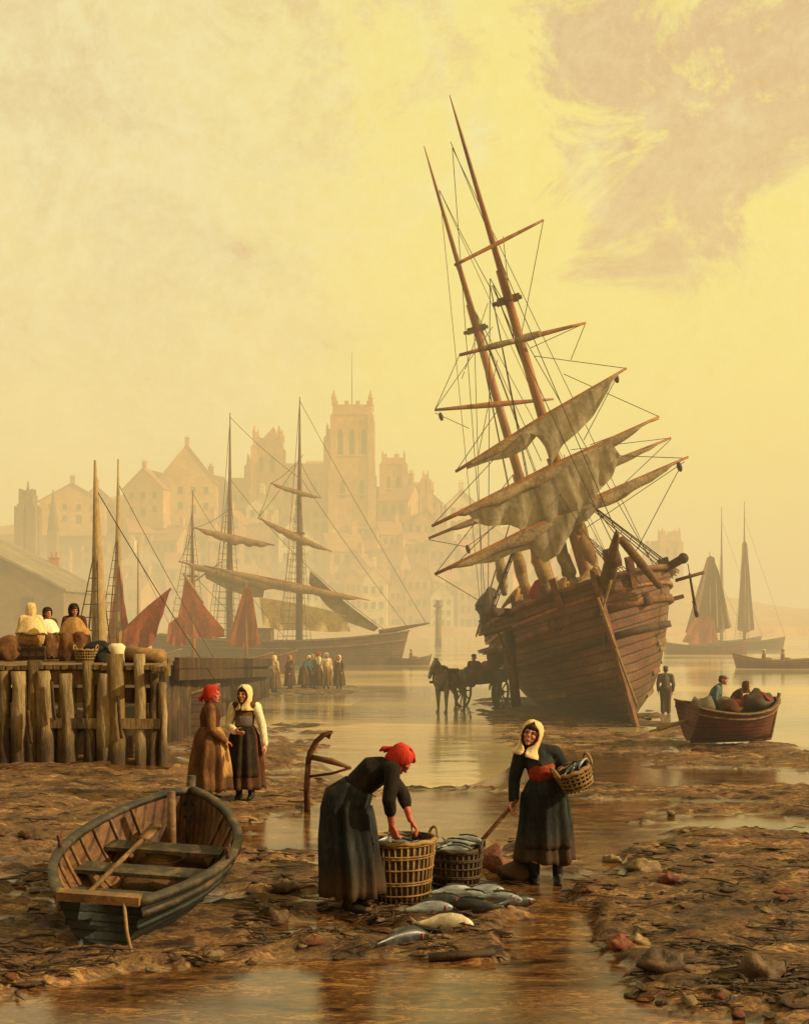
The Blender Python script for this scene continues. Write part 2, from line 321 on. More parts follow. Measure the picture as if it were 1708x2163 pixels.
# ================================================================== THE SETTING
def mud_material():
    m = bpy.data.materials.new('wet_beach_mud'); m.use_nodes = True
    nt = m.node_tree; N = nt.nodes; L = nt.links
    for n in list(N): N.remove(n)
    out = N.new('ShaderNodeOutputMaterial')
    tc = N.new('ShaderNodeTexCoord')
    mp = N.new('ShaderNodeMapping'); mp.inputs['Scale'].default_value = (0.62, 1.7, 1.0); L.new(tc.outputs['Object'], mp.inputs[0])
    def noise_(scale, det=6, ro=0.65, dist=0.5):
        n = N.new('ShaderNodeTexNoise'); n.inputs['Scale'].default_value = scale; n.inputs['Detail'].default_value = det
        n.inputs['Roughness'].default_value = ro; n.inputs['Distortion'].default_value = dist
        L.new(mp.outputs[0], n.inputs['Vector']); return n
    big = noise_(0.9); mid = noise_(3.0, 8, 0.7, 0.25); fine = noise_(20, 7, 0.7, 0.0)
    r1 = N.new('ShaderNodeValToRGB'); e = r1.color_ramp.elements
    cols = [(0.30, rgb(36,26,20)), (0.42, rgb(78,56,40)), (0.48, rgb(130,98,60)), (0.53, rgb(88,58,42)), (0.585, rgb(168,132,80)), (0.63, rgb(82,58,44)), (0.70, rgb(138,80,50))]
    while len(e) < len(cols): e.new(0.5)
    for i, (p, c) in enumerate(cols): e[i].position = p; e[i].color = c
    L.new(mid.outputs[0], r1.inputs[0])
    r2 = N.new('ShaderNodeMapRange'); r2.inputs[1].default_value = 0.35; r2.inputs[2].default_value = 0.65
    r2.inputs[3].default_value = 0.4; r2.inputs[4].default_value = 1.5; L.new(big.outputs[0], r2.inputs[0])
    r3 = N.new('ShaderNodeMapRange'); r3.inputs[1].default_value = 0.32; r3.inputs[2].default_value = 0.68
    r3.inputs[3].default_value = 0.62; r3.inputs[4].default_value = 1.38; L.new(fine.outputs[0], r3.inputs[0])
    mm = N.new('ShaderNodeMath'); mm.operation = 'MULTIPLY'; L.new(r2.outputs[0], mm.inputs[0]); L.new(r3.outputs[0], mm.inputs[1])
    mx = N.new('ShaderNodeMix'); mx.data_type = 'RGBA'; mx.blend_type = 'MULTIPLY'; mx.inputs[0].default_value = 1
    L.new(r1.outputs[0], mx.inputs[6]); L.new(mm.outputs[0], mx.inputs[7])
    dry = N.new('ShaderNodeBsdfPrincipled'); L.new(mx.outputs[2], dry.inputs['Base Color'])
    rr = N.new('ShaderNodeMapRange'); rr.inputs[1].default_value = 0.3; rr.inputs[2].default_value = 0.7
    rr.inputs[3].default_value = 0.45; rr.inputs[4].default_value = 0.95; L.new(big.outputs[0], rr.inputs[0]); L.new(rr.outputs[0], dry.inputs['Roughness'])
    dry.inputs['Specular IOR Level'].default_value = 0.22
    hs = N.new('ShaderNodeMath'); hs.operation = 'ADD'; L.new(fine.outputs[0], hs.inputs[0]); L.new(mid.outputs[0], hs.inputs[1])
    b = N.new('ShaderNodeBump'); b.inputs['Strength'].default_value = 0.9; b.inputs['Distance'].default_value = 0.05
    L.new(hs.outputs[0], b.inputs['Height']); L.new(b.outputs[0], dry.inputs['Normal'])
    wet = N.new('ShaderNodeBsdfPrincipled')
    mx2 = N.new('ShaderNodeMix'); mx2.data_type = 'RGBA'; mx2.blend_type = 'MULTIPLY'; mx2.inputs[0].default_value = 1
    mx2.inputs[7].default_value = (0.7, 0.62, 0.52, 1); L.new(mx.outputs[2], mx2.inputs[6])
    L.new(mx2.outputs[2], wet.inputs['Base Color'])
    wet.inputs['IOR'].default_value = 1.7
    wr = N.new('ShaderNodeMapRange'); wr.inputs[1].default_value = 0.35; wr.inputs[2].default_value = 0.7
    wr.inputs[3].default_value = 0.03; wr.inputs[4].default_value = 0.16; L.new(mid.outputs[0], wr.inputs[0]); L.new(wr.outputs[0], wet.inputs['Roughness'])
    b2 = N.new('ShaderNodeBump'); b2.inputs['Strength'].default_value = 0.12; b2.inputs['Distance'].default_value = 0.012
    L.new(fine.outputs[0], b2.inputs['Height']); L.new(b2.outputs[0], wet.inputs['Normal'])
    at_ = N.new('ShaderNodeAttribute'); at_.attribute_name = 'wet'
    ad = N.new('ShaderNodeMath'); ad.operation = 'MULTIPLY_ADD'; ad.inputs[1].default_value = 0.75; L.new(mid.outputs[0], ad.inputs[0]); L.new(at_.outputs['Fac'], ad.inputs[2])
    ms = N.new('ShaderNodeMapRange'); ms.interpolation_type = 'SMOOTHSTEP'
    ms.inputs[1].default_value = 0.78; ms.inputs[2].default_value = 1.12; L.new(ad.outputs[0], ms.inputs[0])
    mix = N.new('ShaderNodeMixShader'); L.new(ms.outputs[0], mix.inputs[0]); L.new(dry.outputs[0], mix.inputs[1]); L.new(wet.outputs[0], mix.inputs[2])
    L.new(mix.outputs[0], out.inputs[0])
    return m

def build_ground():
    ys = [-20, -12, -6, -2, 1, 3]
    y = 4.6
    while y < 62: ys.append(y); y *= 1.0055
    while y < 1500: ys.append(y); y *= 1.12
    nx = 460
    vs, wets = [], []
    for y in ys:
        hw = 6+0.62*max(y, 0)
        for i in range(nx):
            t = -1+2*i/(nx-1); x = t*hw
            if 3 < y < 70: z = ground_z(x, y); w = wet_at(x, y)
            else: z = base_z(x, max(y, 5))-0.03; w = 0.2
            w = sstep(-0.02, 0.26, w)
            w = max(w, sstep(0.02, -0.06, z-WATER))
            vs.append((x, y, z)); wets.append(w)
    fs = []
    for r in range(len(ys)-1):
        for i in range(nx-1):
            a = r*nx+i; fs.append((a, a+1, a+nx+1, a+nx))
    me = bpy.data.meshes.new('beach'); me.from_pydata(vs, [], fs); me.update()
    at_ = me.attributes.new('wet', 'FLOAT', 'POINT'); at_.data.foreach_set('value', wets)
    for p in me.polygons: p.use_smooth = True
    me.materials.append(mud_material())
    o = bpy.data.objects.new('ground', me); COL.objects.link(o); tag(o, kind='structure')

def water_material():
    m = bpy.data.materials.new('harbour_water'); m.use_nodes = True
    N = m.node_tree.nodes; L = m.node_tree.links
    p = N['Principled BSDF']
    p.inputs['IOR'].default_value = 1.33
    tc = N.new('ShaderNodeTexCoord'); mp = N.new('ShaderNodeMapping'); mp.inputs['Scale'].default_value = (0.35, 1.0, 1)
    L.new(tc.outputs['Object'], mp.inputs[0])
    n = N.new('ShaderNodeTexNoise'); n.inputs['Scale'].default_value = 1.3; n.inputs['Detail'].default_value = 5; n.inputs['Distortion'].default_value = 0.6
    L.new(mp.outputs[0], n.inputs['Vector'])
    n2 = N.new('ShaderNodeTexNoise'); n2.inputs['Scale'].default_value = 0.11; n2.inputs['Detail'].default_value = 4; L.new(mp.outputs[0], n2.inputs['Vector'])
    r = N.new('ShaderNodeMapRange'); r.inputs[1].default_value = 0.4; r.inputs[2].default_value = 0.62; r.inputs[3].default_value = 0.04; r.inputs[4].default_value = 0.2
    L.new(n2.outputs[0], r.inputs[0]); L.new(r.outputs[0], p.inputs['Roughness'])
    cr = N.new('ShaderNodeValToRGB'); cr.color_ramp.elements[0].position = .38; cr.color_ramp.elements[1].position = .6
    cr.color_ramp.elements[0].color = rgb(128,120,98); cr.color_ramp.elements[1].color = rgb(196,168,112)
    L.new(n2.outputs[0], cr.inputs[0]); L.new(cr.outputs[0], p.inputs['Base Color'])
    b = N.new('ShaderNodeBump'); b.inputs['Strength'].default_value = 0.35; b.inputs['Distance'].default_value = 0.06
    L.new(n.outputs[0], b.inputs['Height']); L.new(b.outputs[0], p.inputs['Normal'])
    return m
def build_water():
    mb = MB(); mb.grid(lambda u, v: Vector((lerp(-1200,1200,u), lerp(17.5,1500,v*v), WATER)), 40, 60)
    # one sheet, level, from the tide line to the horizon
    MAT['water'] = water_material()
    o = mb.build('water', 'water'); tag(o, kind='structure')

def build_sky():
    w = bpy.data.worlds.new('World'); SC.world = w; w.use_nodes = True
    N = w.node_tree.nodes; L = w.node_tree.links
    for n in list(N): N.remove(n)
    out = N.new('ShaderNodeOutputWorld'); bg = N.new('ShaderNodeBackground'); bg2 = N.new('ShaderNodeBackground')
    sky = N.new('ShaderNodeTexSky'); sky.sky_type = 'NISHITA'; sky.sun_disc = False
    sky.sun_elevation = SUN_EL; sky.sun_rotation = SUN_ROT; sky.dust_density = 6.0; sky.air_density = 1.6; sky.ozone_density = 0.4
    tint = N.new('ShaderNodeMix'); tint.data_type = 'RGBA'; tint.blend_type = 'MULTIPLY'; tint.inputs[0].default_value = 1
    tint.inputs[7].default_value = (1.0, 0.74, 0.36, 1); L.new(sky.outputs[0], tint.inputs[6])
    L.new(tint.outputs[2], bg.inputs[0]); bg.inputs[1].default_value = 0.05
    tc = N.new('ShaderNodeTexCoord'); D = tc.outputs['Generated']
    sep = N.new('ShaderNodeSeparateXYZ'); L.new(D, sep.inputs[0])
    def mr(sock, a, b, c=0.0, d=1.0, smooth=True):
        n = N.new('ShaderNodeMapRange'); n.inputs[1].default_value = a; n.inputs[2].default_value = b
        n.inputs[3].default_value = c; n.inputs[4].default_value = d
        if smooth: n.interpolation_type = 'SMOOTHSTEP'
        L.new(sock, n.inputs[0]); return n.outputs[0]
    def nse(scale, det=6, ro=0.6, dist=0.6, st=(1,1,1), off=(0,0,0)):
        mp = N.new('ShaderNodeMapping'); mp.inputs['Scale'].default_value = st; mp.inputs['Location'].default_value = off; L.new(D, mp.inputs[0])
        n = N.new('ShaderNodeTexNoise'); n.inputs['Scale'].default_value = scale; n.inputs['Detail'].default_value = det
        n.inputs['Roughness'].default_value = ro; n.inputs['Distortion'].default_value = dist; L.new(mp.outputs[0], n.inputs['Vector']); return n.outputs[0]
    def mix(f, a, b, mode='MIX'):
        n = N.new('ShaderNodeMix'); n.data_type = 'RGBA'; n.blend_type = mode
        if isinstance(f, float): n.inputs[0].default_value = f
        else: L.new(f, n.inputs[0])
        for s, k in ((a, 6), (b, 7)):
            if isinstance(s, tuple): n.inputs[k].default_value = s
            else: L.new(s, n.inputs[k])
        return n.outputs[2]
    def math_(op, a, b=None):
        n = N.new('ShaderNodeMath'); n.operation = op
        for s, k in ((a, 0), (b, 1)):
            if s is None: continue
            if isinstance(s, float): n.inputs[k].default_value = s
            else: L.new(s, n.inputs[k])
        return n.outputs[0]
    def blob(v, inner, outer):
        v = Vector(v).normalized()
        n = N.new('ShaderNodeVectorMath'); n.operation = 'DOT_PRODUCT'; L.new(D, n.inputs[0]); n.inputs[1].default_value = v
        return mr(n.outputs['Value'], math.cos(R(outer)), math.cos(R(inner)))
    big = nse(3.4, 5, 0.6, 0.8); med = nse(8.0, 9, 0.7, 0.7, (1,1,1.4)); fin = nse(60.0, 8, 0.8, 0.3)
    ex = math_('ADD', sep.outputs[0], math_('MULTIPLY', math_('SUBTRACT', big, 0.5), 0.5))
    col = mix(mr(ex, -0.28, 0.2), SKY_L, SKY_R)
    # glow low on the right where the veiled sun stands
    col = mix(math_('MULTIPLY', blob((0.22,1,0.22), 3, 22), 0.9), col, SKY_GLOW)
    # haze band towards the horizon
    hz = mr(math_('ADD', sep.outputs[2], math_('MULTIPLY', math_('SUBTRACT', med, 0.5), 0.08)), 0.17, -0.02)
    col = mix(math_('MULTIPLY', hz, 0.85), col, mix(mr(sep.outputs[0], -0.3, 0.2), SKY_HZL, SKY_HZR))
    # greyish cloud bank at the left, and mauve cloud at the upper right
    c1 = math_('MULTIPLY', mr(med, 0.42, 0.62), blob((-0.33,1,0.24), 4, 20))
    col = mix(math_('MULTIPLY', c1, 0.55), col, SKY_GREY)
    cm = math_('ADD', math_('MULTIPLY', blob((0.25,1,0.48), 1, 11), 0.5), math_('MULTIPLY', math_('SUBTRACT', med, 0.5), 2.0))
    col = mix(math_('MULTIPLY', mr(cm, 0.2, 0.52), 0.9), col, SKY_PINK)
    c3 = math_('MULTIPLY', mr(med, 0.48, 0.6), mr(sep.outputs[2], 0.2, 0.5))
    col = mix(math_('MULTIPLY', c3, 0.55), col, SKY_PINK2)
    c4 = mr(nse(5.0, 7, 0.65, 0.9, (1,1,1.4), (3.3,1.1,0.4)), 0.5, 0.7)
    col = mix(math_('MULTIPLY', c4, 0.45), col, SKY_PALE)
    col = mix(0.24, col, mix(mr(fin, 0.3, 0.7), (0.25,0.22,0.12,1), (1,1,0.9,1)), 'OVERLAY')
    # the sky away from the low sun is duller
    back = mr(sep.outputs[1], 0.35, -0.5)
    col = mix(back, col, SKY_BACK)
    L.new(col, bg2.inputs[0]); bg2.inputs[1].default_value = SKY_STR
    ad = N.new('ShaderNodeAddShader'); L.new(bg.outputs[0], ad.inputs[0]); L.new(bg2.outputs[0], ad.inputs[1]); L.new(ad.outputs[0], out.inputs[0])

def build_haze():
    # harbour mist with its golden light put in as emission: fans out from the tide line to beyond the town, denser near the water
    def layer(name, z0, z1, sig, colr):
        m = bpy.data.materials.new(name); m.use_nodes = True
        N = m.node_tree.nodes; L = m.node_tree.links
        for n in list(N): N.remove(n)
        out = N.new('ShaderNodeOutputMaterial'); a = N.new('ShaderNodeVolumeAbsorption'); e = N.new('ShaderNodeEmission'); s = N.new('ShaderNodeAddShader')
        a.inputs['Color'].default_value = (0,0,0,1); a.inputs['Density'].default_value = sig
        e.inputs['Color'].default_value = colr; e.inputs['Strength'].default_value = sig
        L.new(a.outputs[0], s.inputs[0]); L.new(e.outputs[0], s.inputs[1]); L.new(s.outputs[0], out.inputs['Volume'])
        MAT[name] = m
        k = {'haze_low': 0.0, 'haze_mid': 0.7, 'haze_high': 1.4}[name]
        y0, y1, w0, w1 = 21.0+k, 640.0+7*k, 24.0+2*k, 360.0+9*k  # fan outline keeps the mist off the foreground's sun path
        mb = MB(); mb.add([(-w0,y0,z0),(w0,y0,z0),(w1,y1,z0),(-w1,y1,z0),(-w0,y0,z1),(w0,y0,z1),(w1,y1,z1),(-w1,y1,z1)],
                          [(3,2,1,0),(4,5,6,7),(0,1,5,4),(1,2,6,5),(2,3,7,6),(3,0,4,7)])
        o = mb.build('haze', name, smooth=False); tag(o, kind='structure')
    layer('haze_low', -3.0, 16.0, 0.0018, HAZE_LOW)
    layer('haze_mid', -3.3, 48.0, 0.0018, HAZE_MID)
    layer('haze_high', -3.6, 95.0, 0.0014, HAZE_HI)

# ------------------------------------------------------------------ the town
RIDGE = [(-700,1200),(-400,1140),(0,1110),(100,1090),(180,1058),(330,1035),(480,1050),(680,1045),(900,1060),(1000,1095),(1100,1185),(1300,1225),(1420,1215),(1520,1262),(1700,1284),(2100,1290),(2600,1295)]
def ridge_z(px):
    for (a, ya), (b, yb) in zip(RIDGE, RIDGE[1:]):
        if a <= px <= b:
            t = (px-a)/(b-a); t = t*t*(3-2*t); y = lerp(ya, yb, t); return EYE+(HY-y)/F*320
    return 12
def hill_z(x, y):
    px = x/max(y, 1)*F+CX
    t = sstep(258, 322, y)
    return lerp(0.9, ridge_z(px), t)+1.2*fbm(x*0.03, y*0.03, 5)*t
def build_hill():
    mb = MB()
    def f(u, v):
        y = lerp(258, 470, v); x = lerp(-0.66, 0.66, u)*y
        return Vector((x, y, hill_z(x, y) if v > 0 else -3.0))
    mb.grid(f, 220, 130)
    o = mb.build('hill', 'hillside'); tag(o, kind='structure')
    mb = MB(); mb.box((0, 259, -1.0), (370, 3, 4.4))
    MAT['quay_stone'] = MAT['stone']
    o = mb.build('quay_wall', 'stone'); tag(o, 'long low stone quay wall along the far side of the harbour', 'wall')

def gable(mb_w, mb_r, w, d, h, rh, over=0.35):
    # walls with gables facing local -y/+y; ridge along y
    x, y = w/2, d/2
    mb_w.add([(-x,-y,-3),(x,-y,-3),(x,y,-3),(-x,y,-3),(-x,-y,h),(x,-y,h),(x,y,h),(-x,y,h),(0,-y,h+rh),(0,y,h+rh)],
             [(0,1,5,8,4),(2,3,7,9,6),(1,2,6,5),(3,0,4,7),(0,3,2,1)])
    s = rh/x; t = 0.25
    for sg in (-1, 1):
        a = [(0,-y-over,h+rh+0.02),(sg*(x+over),-y-over,h-over*s+0.02),(sg*(x+over),y+over,h-over*s+0.02),(0,y+over,h+rh+0.02)]
        b = [(p[0],p[1],p[2]+t) for p in a]
        mb_r.add(a+b, [(0,1,2,3),(7,6,5,4),(0,4,5,1),(1,5,6,2),(2,6,7,3),(3,7,4,0)])
def make_house(label, loc, rz, w, d, h, rh, wall, roof, side=False, group=None, cols=3, rows=2, chim=1, extra=None):
    t = thing('house', label, 'house', loc, (0,0,rz), group)
    mw, mr_ = MB(), MB(); gable(mw, mr_, w, d, h, rh)
    rot = Matrix.Rotation(PI/2, 4, 'Z') if side else Matrix.Identity(4)
    mw.xf(rot); mr_.xf(rot)
    mw.build('wall', wall, t, smooth=False); ro = mr_.build('roof', roof, t, smooth=False)
    for c in range(chim):
        mb = MB(); mb.box((0,0,0.8), (1.1,0.8,3.0)); mb.box((0,0,2.36), (1.3,1.0,0.12))
        mb.tube([(-.25,0,2.4),(-.25,0,3.0)], .16, 8); mb.tube([(.25,0,2.4),(.25,0,3.0)], .16, 8)
        off = Vector((0.0, (d/2-0.8)*(1 if c else -1), h+rh-0.6)); mb.xf(Matrix.Translation(rot @ off))
        mb.build('chimney', wall, ro, smooth=False)
    fw, fd = (d, w) if side else (w, d)
    for r in range(rows):
        for c in range(cols):
            x = (c+0.5)/cols*fw*0.86-fw*0.43; z = h*(r+0.5)/rows
            ww, wh = min(1.1, fw/cols*0.45), min(1.6, h/rows*0.5)
            if r == 0 and c == cols//2:
                mb = MB(); mb.box((x,-fd/2-0.03,1.1), (1.3,0.1,2.2)); mb.build('door', 'glass', t, smooth=False); continue
            mb = MB(); mb.box((x,-fd/2-0.03,z), (ww,0.1,wh))
            o = mb.build('window', 'glass', t, smooth=False)
            mb = MB(); mb.box((x,-fd/2-0.06,z-wh/2-0.08), (ww+0.3,0.24,0.12)); mb.build('sill', wall, o, smooth=False)
    return t

def tower(t, name, x, y, z0, z1, w, d, lanc, pin=1.0, mat='stone', crenel=True):
    mb = MB(); mb.box((x,y,(z0+z1)/2), (w,d,z1-z0))
    hs = (z1-z0)
    for sx in (-1,1):
        for sy in (-1,1):
            mb.box((x+sx*(w/2-0.2), y+sy*(d/2-0.2), z0+hs*0.46), (1.6,1.6,hs*0.92))
            mb.box((x+sx*(w/2+0.05), y+sy*(d/2+0.05), z0+hs*0.25), (2.0,2.0,hs*0.5))
    for f in (0.33,0.62,0.93): mb.box((x,y,z0+hs*f), (w+0.5,d+0.5,0.4))
    o = mb.build(name, mat, t, smooth=False)
    if crenel:
        n = max(4, int(w/1.3))
        for i in range(n):
            if i % 2 == 0:
                for sy in (-1,1): MB().box((x-w/2+(i+0.5)*w/n, y+sy*(d/2-0.2), z1+0.5), (w/n*0.8,0.4,1.0)).build('merlon', mat, o, smooth=False)
                for sx in (-1,1): MB().box((x+sx*(w/2-0.2), y-d/2+(i+0.5)*d/n, z1+0.5), (0.4,d/n*0.8,1.0)).build('merlon', mat, o, smooth=False)
    if pin:
        for sx in (-1,1):
            for sy in (-1,1):
                mb = MB(); c = (x+sx*(w/2-0.3), y+sy*(d/2-0.3))
                mb.box((*c, z1+0.8*pin), (1.1*pin,1.1*pin,1.8*pin)); mb.tube([(*c,z1+1.6*pin),(*c,z1+3.9*pin)], [0.75*pin,0.05], 6)
                mb.build('pinnacle', mat, o, smooth=False)
    for (fx, fz, ww, wh) in lanc:
        mb = MB(); xx, zz = x+fx*w, z0+hs*fz
        pts = [(xx-ww/2,zz),(xx+ww/2,zz),(xx+ww/2,zz+wh*0.75),(xx+ww*0.3,zz+wh*0.92),(xx,zz+wh),(xx-ww*0.3,zz+wh*0.92),(xx-ww/2,zz+wh*0.75)]
        mb.loft([[(a,y-d/2-0.05,b) for a,b in pts], [(a,y-d/2+0.3,b) for a,b in pts]])
        mb.build('window', 'glass', o, smooth=False)
    return o

def build_town():
    k = 300/F
    X = lambda px: (px-CX)*k
    Z = lambda py: EYE+(HY-py)*k
    t = thing('cathedral', 'golden stone cathedral with three towers on the hilltop, flagpole on its tallest tower', 'cathedral', (X(745),300,28))
    w2 = lambda px, py: (X(px)-X(745), 0, Z(py)-28)
    def T(pl, pr, py, d, dy, lanc, **kw):
        tower(t, 'tower', (X(pl)+X(pr))/2-X(745), dy, -4, Z(py)-28, X(pr)-X(pl), d, lanc, **kw)
    T(705, 786, 862, 10, 0, [(-.3,.62,1.3,7),(0,.62,1.3,7),(.3,.62,1.3,7),(-.25,.3,1.2,5),(.25,.3,1.2,5)])
    T(535, 592, 925, 8, 4, [(-.2,.66,1.2,4.5),(.2,.66,1.2,4.5)], pin=0.9, crenel=False)
    T(806, 856, 968, 6.5, 2, [(-.2,.55,1.0,5),(.2,.55,1.0,5)], pin=0.5)
    T(688, 708, 905, 3, 2, [(0,.7,.7,3)], pin=0.4, crenel=False)
    T(516, 534, 965, 3, 6, [(0,.6,.7,3)], pin=0.4, crenel=False)
    T(892, 906, 1000, 2.4, 3, [(0,.6,.6,2)], pin=0.3, crenel=False)
    # broken gable crowning the west tower
    mb = MB(); a = w2(552,925); b = w2(586,925); c = w2(576,898)
    mb.loft([[(a[0],2,a[2]),(b[0],2,b[2]),(c[0],2,c[2])],[(a[0],6,a[2]),(b[0],6,b[2]),(c[0],6,c[2])]]); mb.build('gable', 'stone', t, smooth=False)
    # nave and transept
    for (pl, pr, pe, pk, dy, dd) in ((590,710,1000,972,6,12),(856,915,1035,1012,6,9),(480,540,1030,1000,9,10),(640,690,985,960,12,8)):
        x0, x1 = X(pl)-X(745), X(pr)-X(745); ze, zk = Z(pe)-28, Z(pk)-28
        mb = MB(); mb.box(((x0+x1)/2,dy,(ze-6)/2), (x1-x0,dd,ze+6)); o = mb.build('nave', 'stone', t, smooth=False)
        mb = MB(); mb.loft([[(x,dy-dd/2-.3,ze),(x,dy+dd/2+.3,ze),(x,dy,zk)] for x in (x0-.2,x1+.2)]); mb.build('roof', 'stone', o, smooth=False)
        for i in range(4):
            xx = lerp(x0, x1, (i+.5)/4); mb = MB(); mb.box((xx,dy-dd/2-.05,ze-4), (.9,.2,4)); mb.build('window', 'glass', o, smooth=False)
            mb = MB(); mb.box((lerp(x0,x1,i/4)+.4,dy-dd/2-.5,ze/2-1), (.7,1.2,ze)); mb.build('buttress', 'stone', o, smooth=False)
    mb = MB(); p = w2(743,862); mb.tube([(p[0],0,p[2]-.5),(p[0],0,Z(745)-28)], [.16,.06], 6); mb.build('flagpole', 'spar_dark', t)
    # gabled hall left of the cathedral
    h = make_house('broad gabled stone hall at the left end of the ridge, left of the cathedral', (X(405),296,30), 0.12, 15, 14, 8, 9.5, 'stone', 'stone', cols=4, chim=1)
    make_house('second stone hall set lower beside the broad gabled hall', (X(340),292,29), -0.25, 11, 12, 7, 5, 'stone', 'roof', cols=3)
    make_house('low gabled hall on the ridge behind the left masts', (X(185),290,27), 0.1, 16, 12, 5.5, 4.5, 'stone', 'roof', cols=4)
    # church towers at the far left
    D = 205; kk = D/F
    t = thing('church_tower', 'squat dark square tower topped by a thin spike at far left', 'tower', ((60-CX)*kk, D, 0))
    tower(t, 'tower', 0, 0, -2, EYE+(HY-1046)*kk, 30*kk, 2.6, [(-.22,.7,.4,2),(.22,.7,.4,2)], pin=0.25, mat='stone_dark')
    mb = MB(); mb.tube([(0,0,EYE+(HY-1050)*kk),(0,0,EYE+(HY-1016)*kk)], [.5,.08], 8); mb.build('spire', 'stone_dark', t)
    D = 230; kk = D/F
    t = thing('church_spire', 'slim dark church spire right of the squat square tower', 'spire', ((113-CX)*kk, D, 0))
    mb = MB(); mb.box((0,0,EYE/2+(HY-1120)*kk/2), (1.9,1.9,EYE+(HY-1120)*kk)); mb.build('tower', 'stone_dark', t, smooth=False)
    mb = MB(); mb.tube([(0,0,EYE+(HY-1120)*kk),(0,0,EYE+(HY-1034)*kk)], [1.2,.12], 8); mb.build('spire', 'stone_dark', t)
    D = 312; kk = D/F
    t = thing('castle_tower', 'faint square tower on the low shore right of the wrecked ship', 'tower', ((1412-CX)*kk, D, 0))
    tower(t, 'tower', 0, 0, 0, EYE+(HY-1130)*kk, 40*kk, 5, [(-.2,.75,.7,3),(.2,.75,.7,3)], pin=0.5)
    tower(t, 'tower', -4.6, 1.5, 0, EYE+(HY-1150)*kk, 22*kk, 3, [], pin=0.3)
    # slate shed at the left edge
    D = 118; kk = D/F
    make_house('long grey slate-roofed warehouse at the left edge behind the jetty', ((-40-CX)*kk, D, -0.4), 0, 22, 16, 6.0, 5.6, 'stone_dark', 'slate', cols=5, chim=0)
    make_house('brown warehouse under the slate roof, partly behind the left mast', ((130-CX)*kk*1.1, D*1.1, -0.4), 0.1, 9, 9, 5.0, 3.2, 'brick', 'slate', cols=3)
    # waterfront row
    rnd = random.Random(3)
    front = [(600,44,1240,'brick','roof','ochre brick quay house directly behind the brig mainmast'),(655,50,1222,'stone_pale','roof','pale quay house just right of the moored brig foremast'),
             (705,42,1232,'stone','slate','golden stone quay house with slate roof, third from the steep gable'),(745,38,1205,'brick','roof','narrow ochre quay house left of the tall limewashed house'),
             (792,56,1200,'stone_pale','roof','tall limewashed house with square windows on the far quay'),(842,40,1225,'stone','roof','golden stone house between the limewashed house and the steep gable'),
             (882,52,1192,'brick','roof','ochre house with steep gable above the mooring post'),(935,48,1235,'stone_pale','slate','pale quay house just right of the steep gabled house'),
             (985,46,1222,'stone','roof','golden quay house beside the wrecked ship'),(1040,60,1230,'brick','roof','quay house seen through the shrouds of the wrecked ship')]
    for i, (px, w, py, wl, rf, lab) in enumerate(front):
        D = 264+rnd.uniform(0,4); kk = D/F; top = EYE+(HY-py)*kk-0.9; rh = w*kk*0.55
        make_house(lab, ((px-CX)*kk, D, 0.9), rnd.uniform(-.12,.12), w*kk, 8, max(3, top-rh), rh, wl, rf, cols=3, rows=3 if top > 10 else 2)
    # hillside houses: four prototypes copied up the slope
    lab, grp = 'small hazy house among the roofs stepping up the hillside below the cathedral', 'houses on the hillside'
    protos = []
    for i, (wl, rf, sd) in enumerate((('stone','roof',False),('brick','roof',True),('stone_pale','slate',False),('stone','roof',True))):
        protos.append(make_house(lab, (0,0,0), 0, 5.6+i*0.6, 6.5, 4.6+0.5*i, 2.9, wl, rf, sd, grp, cols=3))
    spots = []
    for row, D in enumerate((272,280,289,298,307)):
        px = 210+rnd.uniform(0,30)
        while px < 1090:
            spots.append((px+rnd.uniform(-8,8), D+rnd.uniform(-3,3))); px += rnd.uniform(48,84)
    for px in (1130,1190,1265): spots.append((px, 300+rnd.uniform(-8,8)))
    for px in (20,85,150,200,255): spots.append((px, 285+rnd.uniform(-8,8)))
    used = set()
    for i, (px, D) in enumerate(spots):
        q = rnd.randrange(4); p = protos[q]
        o = p if q not in used else copy_tree(p); used.add(q)
        x = (px-CX)/F*D; o.location = (x, D, hill_z(x, D-3)+0.2); o.rotation_euler.z = rnd.uniform(-.5,.5)
        s = rnd.uniform(0.8,1.35); o.scale = (s, s, s*rnd.uniform(0.85,1.25))
    # mooring post in the far water
    D = 140; t = MB(); x = (925-CX)/F*D
    t.tube([(x,D,-2.5),(x+.05,D,EYE+(HY-1268)/F*D)], [.45,.36], 10); t.box((x,D,EYE+(HY-1280)/F*D), (1.1,1.0,.3))
    tag(t.build('mooring_post', 'jetty'), 'thick brown mooring post standing in the far water before the town', 'post')
